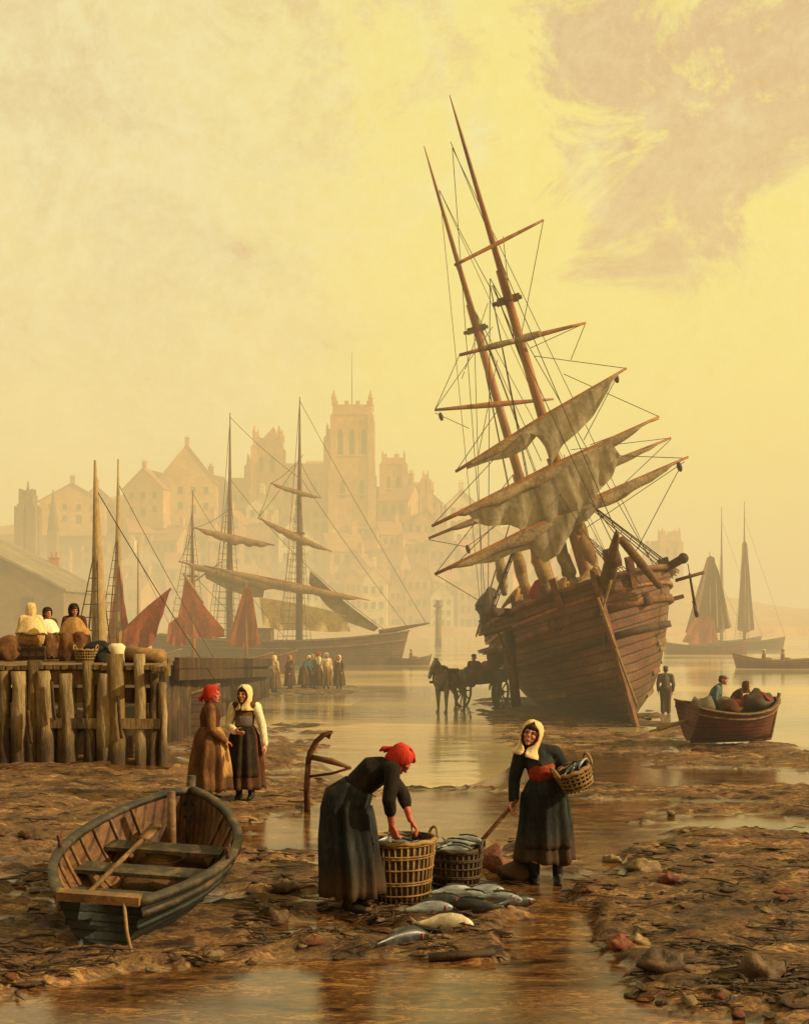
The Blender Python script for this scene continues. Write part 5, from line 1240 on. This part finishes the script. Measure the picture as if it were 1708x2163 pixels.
# ================================================================== HORSE AND CART
def build_cart():
    d = 39.5; x = (950-CX)/F*d; z = max(ground_z(x, d), WATER-.05)
    yaw = math.atan2(-.84, -.54)
    hm = wmat((x, d, z), (0,0,yaw))
    mb = MB()
    mb.tube([(.62,0,1.18),(.3,0,1.16),(-.2,0,1.14),(-.62,0,1.2)], [.27,.33,.34,.3], 16, .88, rnd=True)
    mb.tube([(.5,0,1.22),(.78,0,1.52),(.98,0,1.74)], [.25,.18,.13], 12, .7, rnd=True)
    mb.tube([(.98,0,1.78),(1.14,0,1.62),(1.3,0,1.40),(1.36,0,1.30)], [.12,.115,.085,.075], 12, .75, rnd=True)
    for s in (-1,1):
        mb.tube([(.93,s*.06,1.86),(.95,s*.08,1.98)], [.035,.012], 8)
        mb.tube([(.5,s*.17,1.1),(.52,s*.17,.8),(.53,s*.16,.52),(.52,s*.16,.18),(.57,s*.16,.05)], [.15,.1,.07,.045,.07], 10, rnd=True)
        mb.tube([(-.58,s*.18,1.15),(-.46,s*.19,.88),(-.74,s*.17,.56),(-.7,s*.17,.2),(-.65,s*.17,.05)], [.2,.15,.08,.05,.07], 10, rnd=True)
    mb.xf(hm); h = mb.build('horse', 'horse', fuse=.02, relax=4); tag(h, 'grey horse harnessed to the cart, head lowered, left of the wreck', 'horse')
    mb = MB(); mb.tube([(-.86,0,1.28),(-1.0,0,1.0),(-1.02,0,.6)], [.06,.1,.03], 8); mb.xf(hm); mb.build('tail', 'mane', h)
    mb = MB(); mb.tube([(.5,0,1.5),(.74,0,1.7),(.95,0,1.88)], [.05,.09,.06], 8, .5, rnd=True); mb.xf(hm); mb.build('mane', 'mane', h)
    mb = MB(); ring = [Vector((.52+.1*math.sin(a*PI/9)*0, .34*math.cos(a*PI/9), 1.22+.4*math.sin(a*PI/9))) for a in range(19)]; mb.tube(ring, .06, 8); mb.xf(hm); mb.build('collar', 'leather', h)
    mb = MB(); mb.box((-.02,0,1.49), (.4,.46,.1)); mb.tube([(0,-.37,1.1),(0,-.25,1.45),(0,.25,1.45),(0,.37,1.1)], .03, 6); mb.xf(hm); mb.build('saddle', 'leather', h)
    # cart behind the horse
    cm = hm
    root = thing('cart', 'two-wheeled wooden cart loaded with sacks behind the grey horse', 'cart', (x,d,z), (0,0,yaw))
    mb = MB(); mb.box((-2.2,0,1.0), (1.9,1.2,.1))
    for s in (-1,1): mb.box((-2.2,s*.6,1.22), (1.9,.06,.42))
    mb.box((-3.13,0,1.22), (.06,1.14,.42)); mb.box((-1.27,0,1.22), (.06,1.14,.42)); mb.build('body', 'old_timber', root, smooth=False)
    for s in (-1,1):
        mb = MB(); mb.beam((-1.3,s*.52,.98),(.62,s*.42,1.08),.08,.09); mb.build('shaft', 'spar_dark', root, smooth=False)
        c = V(-2.25,s*.78,.62); mb = MB(); mb.tube([c+V(.6*math.cos(a*PI/16),0,.6*math.sin(a*PI/16)) for a in range(33)], .05, 6); w = mb.build('wheel', 'old_timber', root)
        for k in range(10):
            a = k*PI/5; q = MB(); q.tube([c, c+V(.58*math.cos(a),0,.58*math.sin(a))], .028, 6); q.build('spoke', 'old_timber', w)
        q = MB(); q.tube([c-V(0,.12,0), c+V(0,.12,0)], .1, 10); q.build('hub', 'iron', w)
    rng = random.Random(4)
    for k, (xx, yy, zz, r, m, lab) in enumerate(((-2.6,.1,1.4,.4,'brown','lumpy brown sack at the back of the cart'),(-1.9,-.2,1.35,.33,'umber','dark umber sack at the front of the cart'),(-2.2,.3,1.5,.28,'darkred','dark red sack on top of the cart load'))):
        mb = MB(); mb.ell((xx,yy,zz), (r*1.2,r,r*.8)); mb.v = [v+Vector((1,1,1))*.1*noise.noise(v*4) for v in mb.v]; mb.xf(hm); tag(mb.build('sack', m), lab, 'sack')
    p = hm @ V(-1.62,.05,.88)
    person('driver in dark coat sitting on the cart behind the grey horse', p, yaw+PI/2, vox=.016, seated=True, man=True, jacket='umber', skirt_m='umber', scarf='black', scarf_kind='cap', seed=21, face=False)
    d2 = 42.6; x2 = (1040-CX)/F*d2
    person('workman in brown standing beside the cart against the hull of the wreck', V(x2, d2-1.8, max(ground_z(x2,d2-1.8), WATER-.05)), R(-60), vox=.016, man=True, jacket='brown', skirt_m=None, scarf='umber', scarf_kind='cap', seed=22, face=False)

# ================================================================== JETTY
JZ = 1.72
def build_jetty():
    rng = random.Random(11)
    root = thing('jetty', 'weathered timber jetty on thick piles along the left edge', 'jetty', (-6.4, 23, 0))
    inv = Matrix.Translation(-root.location)
    def b(mb, *a, **k): mb.xf(inv); return mb.build(*a, root, **k)
    x0, x1, y0, y1 = -13.0, -4.35, 20.4, 27.0
    # deck boards as one worn deck with gaps
    x = x0; mb = MB()
    while x < x1:
        w = rng.uniform(.2,.3); ye = min(y1, -(x+w)/.2095); mb.box((x+w/2, (y0+ye)/2+rng.uniform(-.05,.05), JZ-.04+rng.uniform(-.012,.012)), (w-.02, ye-y0+.3, .08)); x += w
    b(mb, 'deck', 'plank', smooth=False)
    for yy, zz in ((y0+.02,JZ-.22),(y0+.1,JZ-.55),(y1-.2,JZ-.22),(23.6,JZ-.22)):
        xe = min(x1, -yy*.2095); mb = MB(); mb.box(((x0+xe)/2, yy, zz), (xe-x0+.15, .22, .26)); b(mb, 'beam', 'jetty', smooth=False)
    mb = MB(); mb.beam((x1-.12,y0+.2,JZ-.22),(-y1*.2095-.12,y1-.35,JZ-.22),.2,.24); b(mb, 'beam', 'jetty', smooth=False)
    xs = [(px-CX)/F*20.3 for px in (-60,-20,14,44,66,101,128,150,192,224,252,300,322,345)]
    for i, xx in enumerate(xs):
        r = rng.choice((.075,.1,.125,.15)); top = JZ+rng.choice((-.3,-.14,-.1,.08,.2)); mb = MB(); ln = rng.uniform(-.012,.02)
        pts = [V(xx+rng.uniform(-.012,.012)+ln*k, y0-.1+rng.uniform(-.01,.01), lerp(-.6, top, k/7)) for k in range(8)]
        mb.tube(pts, [r*rng.uniform(.92,1.1)*(1.12-.02*k) for k in range(8)], 12); mb.v = [v+Vector((1,1,0))*.02*noise.noise(v*9) for v in mb.v]
        b(mb, 'pile', 'jetty_pale' if i % 2 else 'jetty')
    for row in (23.4, 26.6):
        for i in range(6):
            xx = lerp(x0+2, -row*.2095-.2, i/5); mb = MB(); mb.tube([V(xx,row,-1.2), V(xx+.05,row,JZ-.1)], [.2,.17], 10); b(mb, 'pile', 'jetty')
    for i in range(0):
        mb = MB(); mb.beam((xs[i],y0-.26,.15),(xs[i+1]+.2,y0-.26,JZ-.4),.09,.16); b(mb, 'brace', 'jetty', smooth=False)
    mb = MB(); mb.beam((x0,y0-.14,.75),(x1,y0-.17,.68),.1,.18); b(mb, 'brace', 'jetty', smooth=False)
    # back planking that keeps the mud behind the piles
    for i in range(14):
        xx = lerp(x0+3, x1-.5, i/13)+rng.uniform(-.12,.12); h = JZ-.95-abs(rng.gauss(0,.3)); mb = MB(); mb.box((xx, 21.4+rng.uniform(-.04,.04), h/2-.3), (.27,.07,h+.6), (0,rng.uniform(-.03,.03),0)); b(mb, 'backing_board', 'old_timber', smooth=False)
    for px, py0, py1 in ((110,1440,1520),(250,1470,1560),(60,1500,1570)):
        mb = MB(); a = at(px,py0,20.1); c = at(px+8,py1,20.1); rope(mb, a, c, .1, .03); b(mb, 'hanging_rope', 'rope')
    # dark timber breakwater running on from the jetty towards the harbour
    br = thing('breakwater', 'dark low timber breakwater running from the jetty end towards the distant figures', 'breakwater', (-5.6, 33, 0)); bi = Matrix.Translation(-br.location)
    for i in range(34):
        u = i/33; D = lerp(27.3, 47, u); px = lerp(352, 562, u**.9); p = at(px, 1394+rng.uniform(-4,14), D); m = MB(); rr = rng.uniform(.1,.17)
        m.tube([V(p.x,p.y,-1.2), V(p.x+rng.uniform(-.04,.04),p.y,p.z)], [rr*1.1,rr], 8); m.xf(bi); m.build('pile', rng.choice(('old_timber','old_timber','jetty')), br)
    for yy in (1402, 1424):
        m = MB(); m.beam(at(352,yy,27.2)+V(.25,0,0), at(562,yy-3,46.8)+V(.2,0,0), .12, .3); m.xf(bi); m.build('wale', 'old_timber', br, smooth=False)
    # things standing on the jetty
    T = lambda px, d: V((px-CX)/F*d, d, JZ+.005)
    def crate(label, px, d, s, m='plank'):
        p = T(px, d); r = thing('crate', label, 'crate', p, (0,0,rng.uniform(-.4,.4)))
        mb = MB(); mb.box((0,0,s[2]/2), s); mb.build('box', m, r, smooth=False)
        for zz in (.2,.8):
            mb = MB(); mb.box((0,0,s[2]*zz), (s[0]+.03,s[1]+.03,.05)); mb.build('batten', 'old_timber', r, smooth=False)
    crate('wooden crate under the cream-caped figure on the jetty', 66, 23.2, (.55,.5,.27))
    crate('wooden crate under the dark-haired figure on the jetty', 100, 23.9, (.5,.5,.26))
    crate('wooden crate under the ochre-shawled figure on the jetty', 157, 22.8, (.55,.5,.27))
    mb = MB(); mb.tube([V(*(T(254,22.2)-V(0,0,-.14))), V(*(T(342,21.6)-V(0,0,-.12)))], [.16,.13], 12); mb.v = [v+Vector((0,1,1))*.02*noise.noise(v*5) for v in mb.v]
    tag(mb.build('log', 'rope_pale'), 'pale log lying along the end of the jetty', 'log')
    p = T(247,21.6); r = thing('bollard', 'small white bollard with a short spike at the jetty edge beside the log', 'bollard', p)
    mb = MB(); mb.tube([V(0,0,0),V(0,0,.2),V(0,0,.3),V(0,0,.36)], [.15,.14,.17,.1], 12); mb.build('post', 'stone_pale', r)
    mb = MB(); mb.tube([V(.03,0,.34),V(.05,0,.55)], [.035,.015], 8); mb.build('spike', 'rope_pale', r)
    mb = MB(); mb.ell(T(205,21.8)+V(0,0,.16), (.3,.24,.24)); mb.ell(T(222,21.6)+V(0,0,.08), (.28,.2,.13)); mb.v = [v+Vector((1,1,1))*.1*noise.noise(v*5) for v in mb.v]
    tag(mb.build('net_heap', 'navy'), 'dark heap of netting at the foot of the thick pale mast', 'net')
    mb = MB(); mb.ell(T(12,22.5)+V(0,0,.2), (.26,.22,.26)); mb.v = [v+Vector((1,1,1))*.12*noise.noise(v*4) for v in mb.v]
    tag(mb.build('sack', 'brown'), 'dark brown sack at the far left edge of the jetty', 'sack')
    r = thing('basket', 'low ochre basket on the jetty between the crate and the net heap', 'basket', T(182,21.5))
    basket_parts(r, .2, .17, .24, 'wicker', 'rope_pale')

# ================================================================== BASKETS, FISH, ANCHOR
def basket_parts(root, rt, rb, h, mat, rim, n=26, squash=.85, handles=True):
    mb = MB(); K = 30
    for side, dr in ((1,0),(0,-.012)):
        rings = [[V((lerp(rb,rt,z/6)+dr)*math.cos(2*PI*j/K), (lerp(rb,rt,z/6)+dr)*squash*math.sin(2*PI*j/K), .02+h*z/6) for j in range(K)] for z in range(7)]
        mb.loft(rings, caps=False)
    mb.add([V(rb*math.cos(2*PI*j/K), rb*squash*math.sin(2*PI*j/K), .02) for j in range(K)], [tuple(range(K))]); mb.build('lining', 'wicker_dark', root)
    mb = MB()
    for j in range(n):
        a = 2*PI*j/n; mb.tube([V(rb*1.02*math.cos(a), rb*1.02*squash*math.sin(a), 0), V((rt+.004)*math.cos(a), (rt+.004)*squash*math.sin(a), h)], .011, 5)
    mb.build('stakes', mat, root)
    for z in (.12,.3,.34,.55,.74,.78,.95):
        mb = MB(); r = lerp(rb,rt,z)+.012; mb.tube([V((r+.004*(-1)**j)*math.cos(2*PI*j/60), (r+.004*(-1)**j)*squash*math.sin(2*PI*j/60), h*z) for j in range(61)], .009, 5); mb.build('weave_band', mat, root)
    mb = MB(); mb.tube([V((rt+.006)*math.cos(2*PI*j/40), (rt+.006)*squash*math.sin(2*PI*j/40), h+.008*math.sin(j*1.6)) for j in range(41)], .021, 8); mb.build('rim', rim, root)
    if handles:
        for s in (-1,1):
            mb = MB(); mb.tube([V(s*(rt+.02*math.sin(q*PI/8)), .1*math.cos(q*PI/8)*1.0, h+.09*math.sin(q*PI/8)) for q in range(9)], .014, 6); mb.build('handle', rim, root)
def fish(label, loc, L, yaw, mat, roll=0.0, pitch=0.0, bend=.12, group=None, gill=True, fat=.13):
    def bd(x): return bend*L*math.sin((x/L+.5)*PI*1.1)
    m = wmat(loc, (roll, pitch, yaw)); mb = MB(); prof = [(-.5,.18),(-.44,.2),(-.3,.42),(-.1,.85),(.1,1.0),(.28,.92),(.4,.62),(.48,.3),(.5,.08)]
    pts = [V(x*L, bd(x*L), fat*L*.42) for x, r in prof]
    mb.tube(pts, [max(.006, r*fat*L) for x, r in prof], 12, .6); mb.xf(m); o = mb.build('fish', mat); tag(o, label, 'fish', group)
    z = fat*L*.42; t = MB(); xx = -.48*L; y = bd(xx); w = .011*L
    t.loft([[V(xx,y-w,z),V(xx,y+w,z)],[V(xx-.08*L,y-w-.01,z+.09*L),V(xx-.08*L,y+w-.01,z+.09*L)],[V(xx-.17*L,y-w-.02,z+.13*L),V(xx-.17*L,y+w-.02,z+.13*L)]], caps=False, closed=False)
    t.loft([[V(xx,y-w,z),V(xx,y+w,z)],[V(xx-.08*L,y-w,max(.004,z-.07*L)),V(xx-.08*L,y+w,max(.004,z-.07*L))],[V(xx-.15*L,y-w,max(.003,z-.1*L)),V(xx-.15*L,y+w,max(.003,z-.1*L))]], caps=False, closed=False)
    t.v += []; 
    t2 = MB(); c = V(xx+.01*L,y,z)
    t2.add([c+V(0,-w,0),c+V(0,w,0),c+V(-.16*L,-w*.3,.12*L),c+V(-.16*L,w*.3,.12*L),c+V(-.10*L,-w*.3,0),c+V(-.10*L,w*.3,0),c+V(-.16*L,-w*.3,-min(.1*L,z-.004)),c+V(-.16*L,w*.3,-min(.1*L,z-.004))],
           [(0,2,3,1),(2,4,5,3),(0,4,2),(1,3,5),(4,6,7,5),(0,1,7,6),(0,6,4),(1,5,7)])
    t2.xf(m); t2.build('tail_fin', mat, o, smooth=False)
    f = MB(); q = [V(x*L, bd(x*L), z+r*fat*L*.92) for x, r in prof[3:7]]
    f.loft([[p-V(0,.004,0), p+V(0,.004,0), p+V(-.03*L,.002,.05*L)] for p in q]); f.xf(m); f.build('dorsal_fin', 'fish_dark', o, smooth=False)
    if gill:
        g = MB(); g.tube([V(.33*L,bd(.33*L)-.42*fat*L,z-.3*fat*L),V(.35*L,bd(.35*L)-.47*fat*L,z),V(.33*L,bd(.33*L)-.40*fat*L,z+.35*fat*L)], .02*L, 6); g.xf(m); g.build('gill', 'gill', o)
    e = MB(); 
    for s in (-1,1):
        e = MB(); e.ell(V(.43*L, bd(.43*L)+s*.27*fat*L, z+.12*fat*L), (.013*L,.01*L,.013*L)); e.xf(m); e.build('eye', 'dark', o)
    return o

def gpt(px, py, z=0.0):
    D = (EYE-z)*F/(py-HY)
    for _ in range(12):
        x = (px-CX)/F*D; zz = ground_z(x, D); D = D*.5+.5*(EYE-zz)*F/(py-HY)
    return V((px-CX)/F*D, D, ground_z((px-CX)/F*D, D))

def build_catch():
    # baskets
    D = 10.2; p = V((846-CX)/F*D, D, ground_z((846-CX)/F*D, D)-.01)
    r = thing('basket', 'large pale wicker basket under the bending woman hands', 'basket', p, (0,0,R(20))); basket_parts(r, .31, .25, .53, 'wicker', 'rope_pale', 34)
    rng = random.Random(8); lab = 'silver fish heaped inside the large pale wicker basket'
    for k in range(7):
        fish(lab, p+V(rng.uniform(-.14,.14), rng.uniform(-.1,.1), .45+.012*k), .28, rng.uniform(0,6.28), 'fish', group='fish in the large basket', gill=False)
    # netting filling the basket
    mb = MB(); mb.ell(p+V(0,0,.40), (.25,.2,.1)); mb.v = [v+Vector((1,1,1))*.05*noise.noise(v*8) for v in mb.v]; tag(mb.build('net_heap', 'weed'), 'dark wet weed under the fish in the large pale basket', 'weed')
    D = 10.75; p = V((962-CX)/F*D, D, ground_z((962-CX)/F*D, D)-.01)
    r = thing('basket', 'smaller dark basket of silver fish behind the large pale basket', 'basket', p, (0,0,R(-15))); basket_parts(r, .25, .21, .36, 'wicker_dark', 'wicker_dark', 28)
    mb = MB(); mb.ell(p+V(0,0,.27), (.2,.17,.09)); tag(mb.build('net_heap', 'weed'), 'dark wet weed under the fish in the smaller dark basket', 'weed')
    for k, a in enumerate((.1,-.25,.3,2.9,.0)):
        fish('silver fish lying across the top of the smaller dark basket', p+V(-.04+.03*k, -.12+.05*k, .34+.015*k), .34, a, 'fish', group='fish in the smaller dark basket', gill=False)
    # hip basket, held at her side
    D = 11.2; c = at(1222,1640,D-.2)
    r = thing('basket', 'small ochre basket held on the hip of the woman in the cream headscarf', 'basket', c-V(0,0,.11), (R(6),R(-22),R(10))); basket_parts(r, .17,.13,.2,'wicker','rope_pale',20)
    for k in range(3): fish('silver fish poking out of the basket on the hip of the woman', c+V(-.06+.05*k,-.02,.06+.02*k), .24, .5+.3*k, 'fish', pitch=-.5, group='fish in the hip basket', gill=False)
    # long handle with a red scoop
    a = at(1081,1701,D-.13); b = at(1003,1792,D-.35); root = thing('shovel', 'long wooden-handled shovel with a red blade held by the woman in cream headscarf', 'shovel', b)
    inv = Matrix.Translation(-b)
    mb = MB(); mb.tube([a+(a-b)*.12, a, b], [.018,.02,.022], 8); mb.xf(inv); mb.build('handle', 'hull_trim', root)
    d = (b-a).normalized(); sd = d.cross(V(0,1,.3)).normalized()
    mb = MB(); mb.grid(lambda u, v: b+d*(u*.27)+sd*((v-.5)*(.2-.05*u*u))+V(0,-.06,0)*(1-((v-.5)*2)**2)*.6, 8, 8); mb.xf(inv); mb.build('blade', 'hull_red', root, thick=.008)
    mb = MB(); mb.ell(gpt(1042,1838)+V(0,0,.1), (.17,.15,.14)); mb.v = [v+Vector((1,1,1))*.09*noise.noise(v*6) for v in mb.v]; tag(mb.build('bundle', 'rock_red'), 'orange-red bundle on the mud at the feet of the standing woman', 'bundle')
    mb = MB(); mb.ell(gpt(1085,1858)+V(0,0,.06), (.2,.15,.12)); mb.v = [v+Vector((1,1,1))*.08*noise.noise(v*6) for v in mb.v]; tag(mb.build('bundle', 'navy'), 'dark bundle on the mud just left of the standing woman shoes', 'bundle')
    # fish on the mud
    spots = [(955,1893,.42,.1,'fish','slim silver fish nearest the dark basket on the mud'),(990,1902,.38,-.3,'fish','silver fish in the middle of the spilled row on the mud'),(1020,1890,.4,.25,'fish','silver fish at the back of the spilled row'),
             (1052,1908,.42,-.15,'fish','long silver fish at the right end of the spilled row'),(1090,1915,.38,.4,'fish_dark','dark fish right of the spilled silver fish'),(1010,1922,.44,2.9,'fish_dark','dark blue fish in front of the spilled silver fish'),
             (930,1912,.4,.05,'fish_dark','dark fish left of the spilled silver row'),(905,1928,.42,.2,'fish','large grey fish above the pale white fish'),(940,1962,.46,-.12,'fish_white','large white-bellied fish at the front of the catch'),
             (850,1998,.5,.62,'fish_dark','long black fish with red gills at the front of the catch')]
    for px, py, L, yaw, m, lab in spots:
        fish(lab, gpt(px,py)+V(0,0,.01), L, yaw, m, bend=.07, fat=.15 if m != 'fish_white' else .2)
    # weathered board floating in the front pool
    mb = MB(); a, b = gpt(905,2030), gpt(1045,2018); mb.beam(a+V(0,0,.03), b+V(0,0,.03), .09, .03); mb.v = [v+V(0,0,1)*.012*noise.noise(v*5) for v in mb.v]; tag(mb.build('board', 'old_timber'), 'dark narrow board floating in the front pool', 'board')
    # anchor
    D = 15.4; P = lambda x, y, dy=0: at(x, y, D+dy); base = P(650,1702); root = thing('anchor', 'rusty anchor standing half buried in the mud behind the bending woman', 'anchor', base); inv = Matrix.Translation(-base)
    mb = MB(); mb.tube([P(649,1715),P(648,1660),P(651,1610)], [.045,.042,.038], 8); mb.xf(inv); mb.build('shank', 'iron', root)
    mb = MB(); mb.tube([P(650,1615),P(655,1590,-.02),P(668,1566,-.05),P(684,1552,-.08),P(702,1545,-.1)], [.038,.042,.042,.036,.015], 8); mb.xf(inv); mb.build('arm', 'iron', root)
    mb = MB(); q = [P(676,1550,-.1),P(702,1543,-.12),P(696,1562,-.05)]; mb.loft([q, [v+V(0,.05,0) for v in q]]); mb.xf(inv); mb.build('fluke', 'iron', root, smooth=False)
    mb = MB(); mb.tube([P(652,1598),P(700,1608,-.1),P(741,1622,-.2)], [.035,.045,.02], 8); mb.xf(inv); mb.build('stock', 'spar_dark', root)
    mb = MB(); mb.tube([P(741,1622,-.2),P(700,1634,-.1),P(655,1640)], .02, 6); mb.xf(inv); mb.build('chain', 'iron', root)

def build_litter():
    rng = random.Random(21)
    def rock(label, px, py, r, mat, group=None, sq=.55):
        p = gpt(px, py); mb = MB(); mb.ell(p+V(0,0,r*sq*.3), (r*rng.uniform(.9,1.4), r*rng.uniform(.7,1.0), r*sq), (0,0,rng.uniform(0,3)), 20, 12)
        s = rng.uniform(0,50); mb.v = [v+(v-p).normalized()*r*(.5*noise.noise(v*(1.6/r)+Vector((s,0,0)))+.22*noise.noise(v*(4.5/r)+Vector((s,0,0)))) for v in mb.v]
        return tag(mb.build('rock', mat), label, 'rock', group)
    for a in ((1305,1998,.10,'rock_red','bright orange rock at the edge of the front pool, right'),(1348,1992,.08,'rock_pale','pale stone beside the bright orange rock'),(1395,2042,.15,'rock','broad grey-brown boulder in front of the orange rock'),
              (1290,1820,.10,'rock_pale','pale round stone right of the standing woman shoes'),(1415,1862,.11,'rock_red','reddish rock right of the pale round stones'),(1360,1838,.13,'rock_pale','larger pale boulder left of the reddish rock'),
              (70,1770,.15,'rock','dark boulder on the mud left of the beached rowing boat'),(575,1945,.14,'rock','dark rock between the beached rowing boat and the fish'),(600,1880,.12,'rock','dark weedy rock left of the bending woman feet'),
              (1600,2060,.18,'rock','large dark rock in the bottom right corner')):
        rock(a[4], a[0], a[1], a[2], a[3])
    lab, grp = 'small dark stone strewn over the wet mud', 'small stones on the mud'
    protos = []
    for k in range(5):
        mb = MB(); r = 1.0; mb.ell((0,0,.15), (1.2,.9,.5), None, 12, 8); mb.v = [v+v.normalized()*(.45*noise.noise(v*1.7+Vector((k*7,0,0)))+.15*noise.noise(v*4)) for v in mb.v]
        o = mb.build('stone', ['rock','rock','rock_red','rock_pale','rock'][k]); tag(o, lab, 'stone', grp); protos.append(o)
    for i in range(120):
        o = protos[i] if i < 5 else protos[rng.randrange(5)].copy()
        if i >= 5: COL.objects.link(o)
        while True:
            px = rng.uniform(0, 1708); py = 1640+520*rng.random()**.8
            p = gpt(px, py)
            if wet_at(p.x, p.y) < .25 and not (100 < px < 520 and 1660 < py < 2010) and not (700 < px < 1240 and 1700 < py < 1890): break
        o.location = p; s = rng.uniform(.02,.06); o.scale = (s*rng.uniform(.8,1.6), s, s*rng.uniform(.5,1)); o.rotation_euler = (0,0,rng.uniform(0,6.28))
    # seaweed: uncounted
    mb = MB(); n = 0
    while n < 900:
        px = rng.uniform(-40, 1750); py = 1600+570*rng.random()**.75; D = EYE*F/(py-HY); x = (px-CX)/F*D
        w = wet_at(x, D); 
        cl = fbm(x*1.3, D*1.6, 30, 3)
        if w > .22 or cl < .02 or (110 < px < 510 and 1680 < py < 2000): continue
        z = ground_z(x, D); a = rng.uniform(0, 6.28) if rng.random() < .3 else rng.gauss(0,.5); L = rng.uniform(.08,.4); wd = rng.uniform(.003,.009)
        pts = [V(x+math.cos(a)*L*(q/4-.5)+rng.gauss(0,.02), D+math.sin(a)*L*(q/4-.5)+rng.gauss(0,.01), z+.012+.02*rng.random()*math.sin(q/4*PI)) for q in range(5)]
        mb.tube(pts, [wd*.4,wd,wd*1.1,wd,wd*.3], 4, 1.6); n += 1
    o = mb.build('seaweed', 'weed'); tag(o, 'scattered dark seaweed over the beach', kind='stuff')

# ================================================================== LIGHT, CAMERA
def build_light_camera():
    s = bpy.data.lights.new('sun', 'SUN'); s.energy = SUN_E; s.angle = R(SUN_ANGLE); s.color = (1.0, .82, .52)
    o = bpy.data.objects.new('sun', s); COL.objects.link(o)
    o.rotation_euler = Vector(SUN_DIR).normalized().to_track_quat('Z', 'Y').to_euler()
    c = bpy.data.cameras.new('camera'); c.sensor_fit = 'VERTICAL'; c.sensor_height = 24; c.lens = 24*F/2163
    c.shift_y = (HY-2163/2)/2163; c.clip_start = .1; c.clip_end = 5000
    co = bpy.data.objects.new('camera', c); COL.objects.link(co); co.location = (0,0,EYE); co.rotation_euler = (PI/2,0,0)
    SC.camera = co
    SC.view_settings.view_transform = 'Standard'; SC.view_settings.look = 'None'; SC.view_settings.exposure = 0
    SC.render.engine = 'CYCLES'; SC.cycles.max_bounces = 8; SC.cycles.volume_bounces = 0; SC.cycles.transparent_max_bounces = 8

SUN_DIR = (.82, -.2, .48)
SUN_EL = math.asin(Vector(SUN_DIR).normalized().z); SUN_ROT = math.atan2(SUN_DIR[0], SUN_DIR[1])
SUN_E, SUN_ANGLE = 4.4, .6
SKY_STR = .92
SKY_L, SKY_R = rgb(236,219,166), rgb(244,227,134); SKY_GLOW = rgb(250,232,126)
SKY_HZL, SKY_HZR = rgb(214,188,148), rgb(236,212,144); SKY_GREY = rgb(214,198,158)
SKY_PINK, SKY_PINK2, SKY_PALE = rgb(206,160,132), rgb(218,186,142), rgb(240,230,182); SKY_BACK = rgb(176,152,112)
HAZE_LOW, HAZE_MID, HAZE_HI = rgb(226,190,140), rgb(244,208,138), rgb(247,225,146)

build_sky(); build_ground(); build_water(); build_haze()
build_hill(); build_town()
build_wreck(); build_brig(); build_smacks(); build_boats()
build_jetty(); build_people(); build_cart(); build_catch(); build_litter()
build_light_camera()
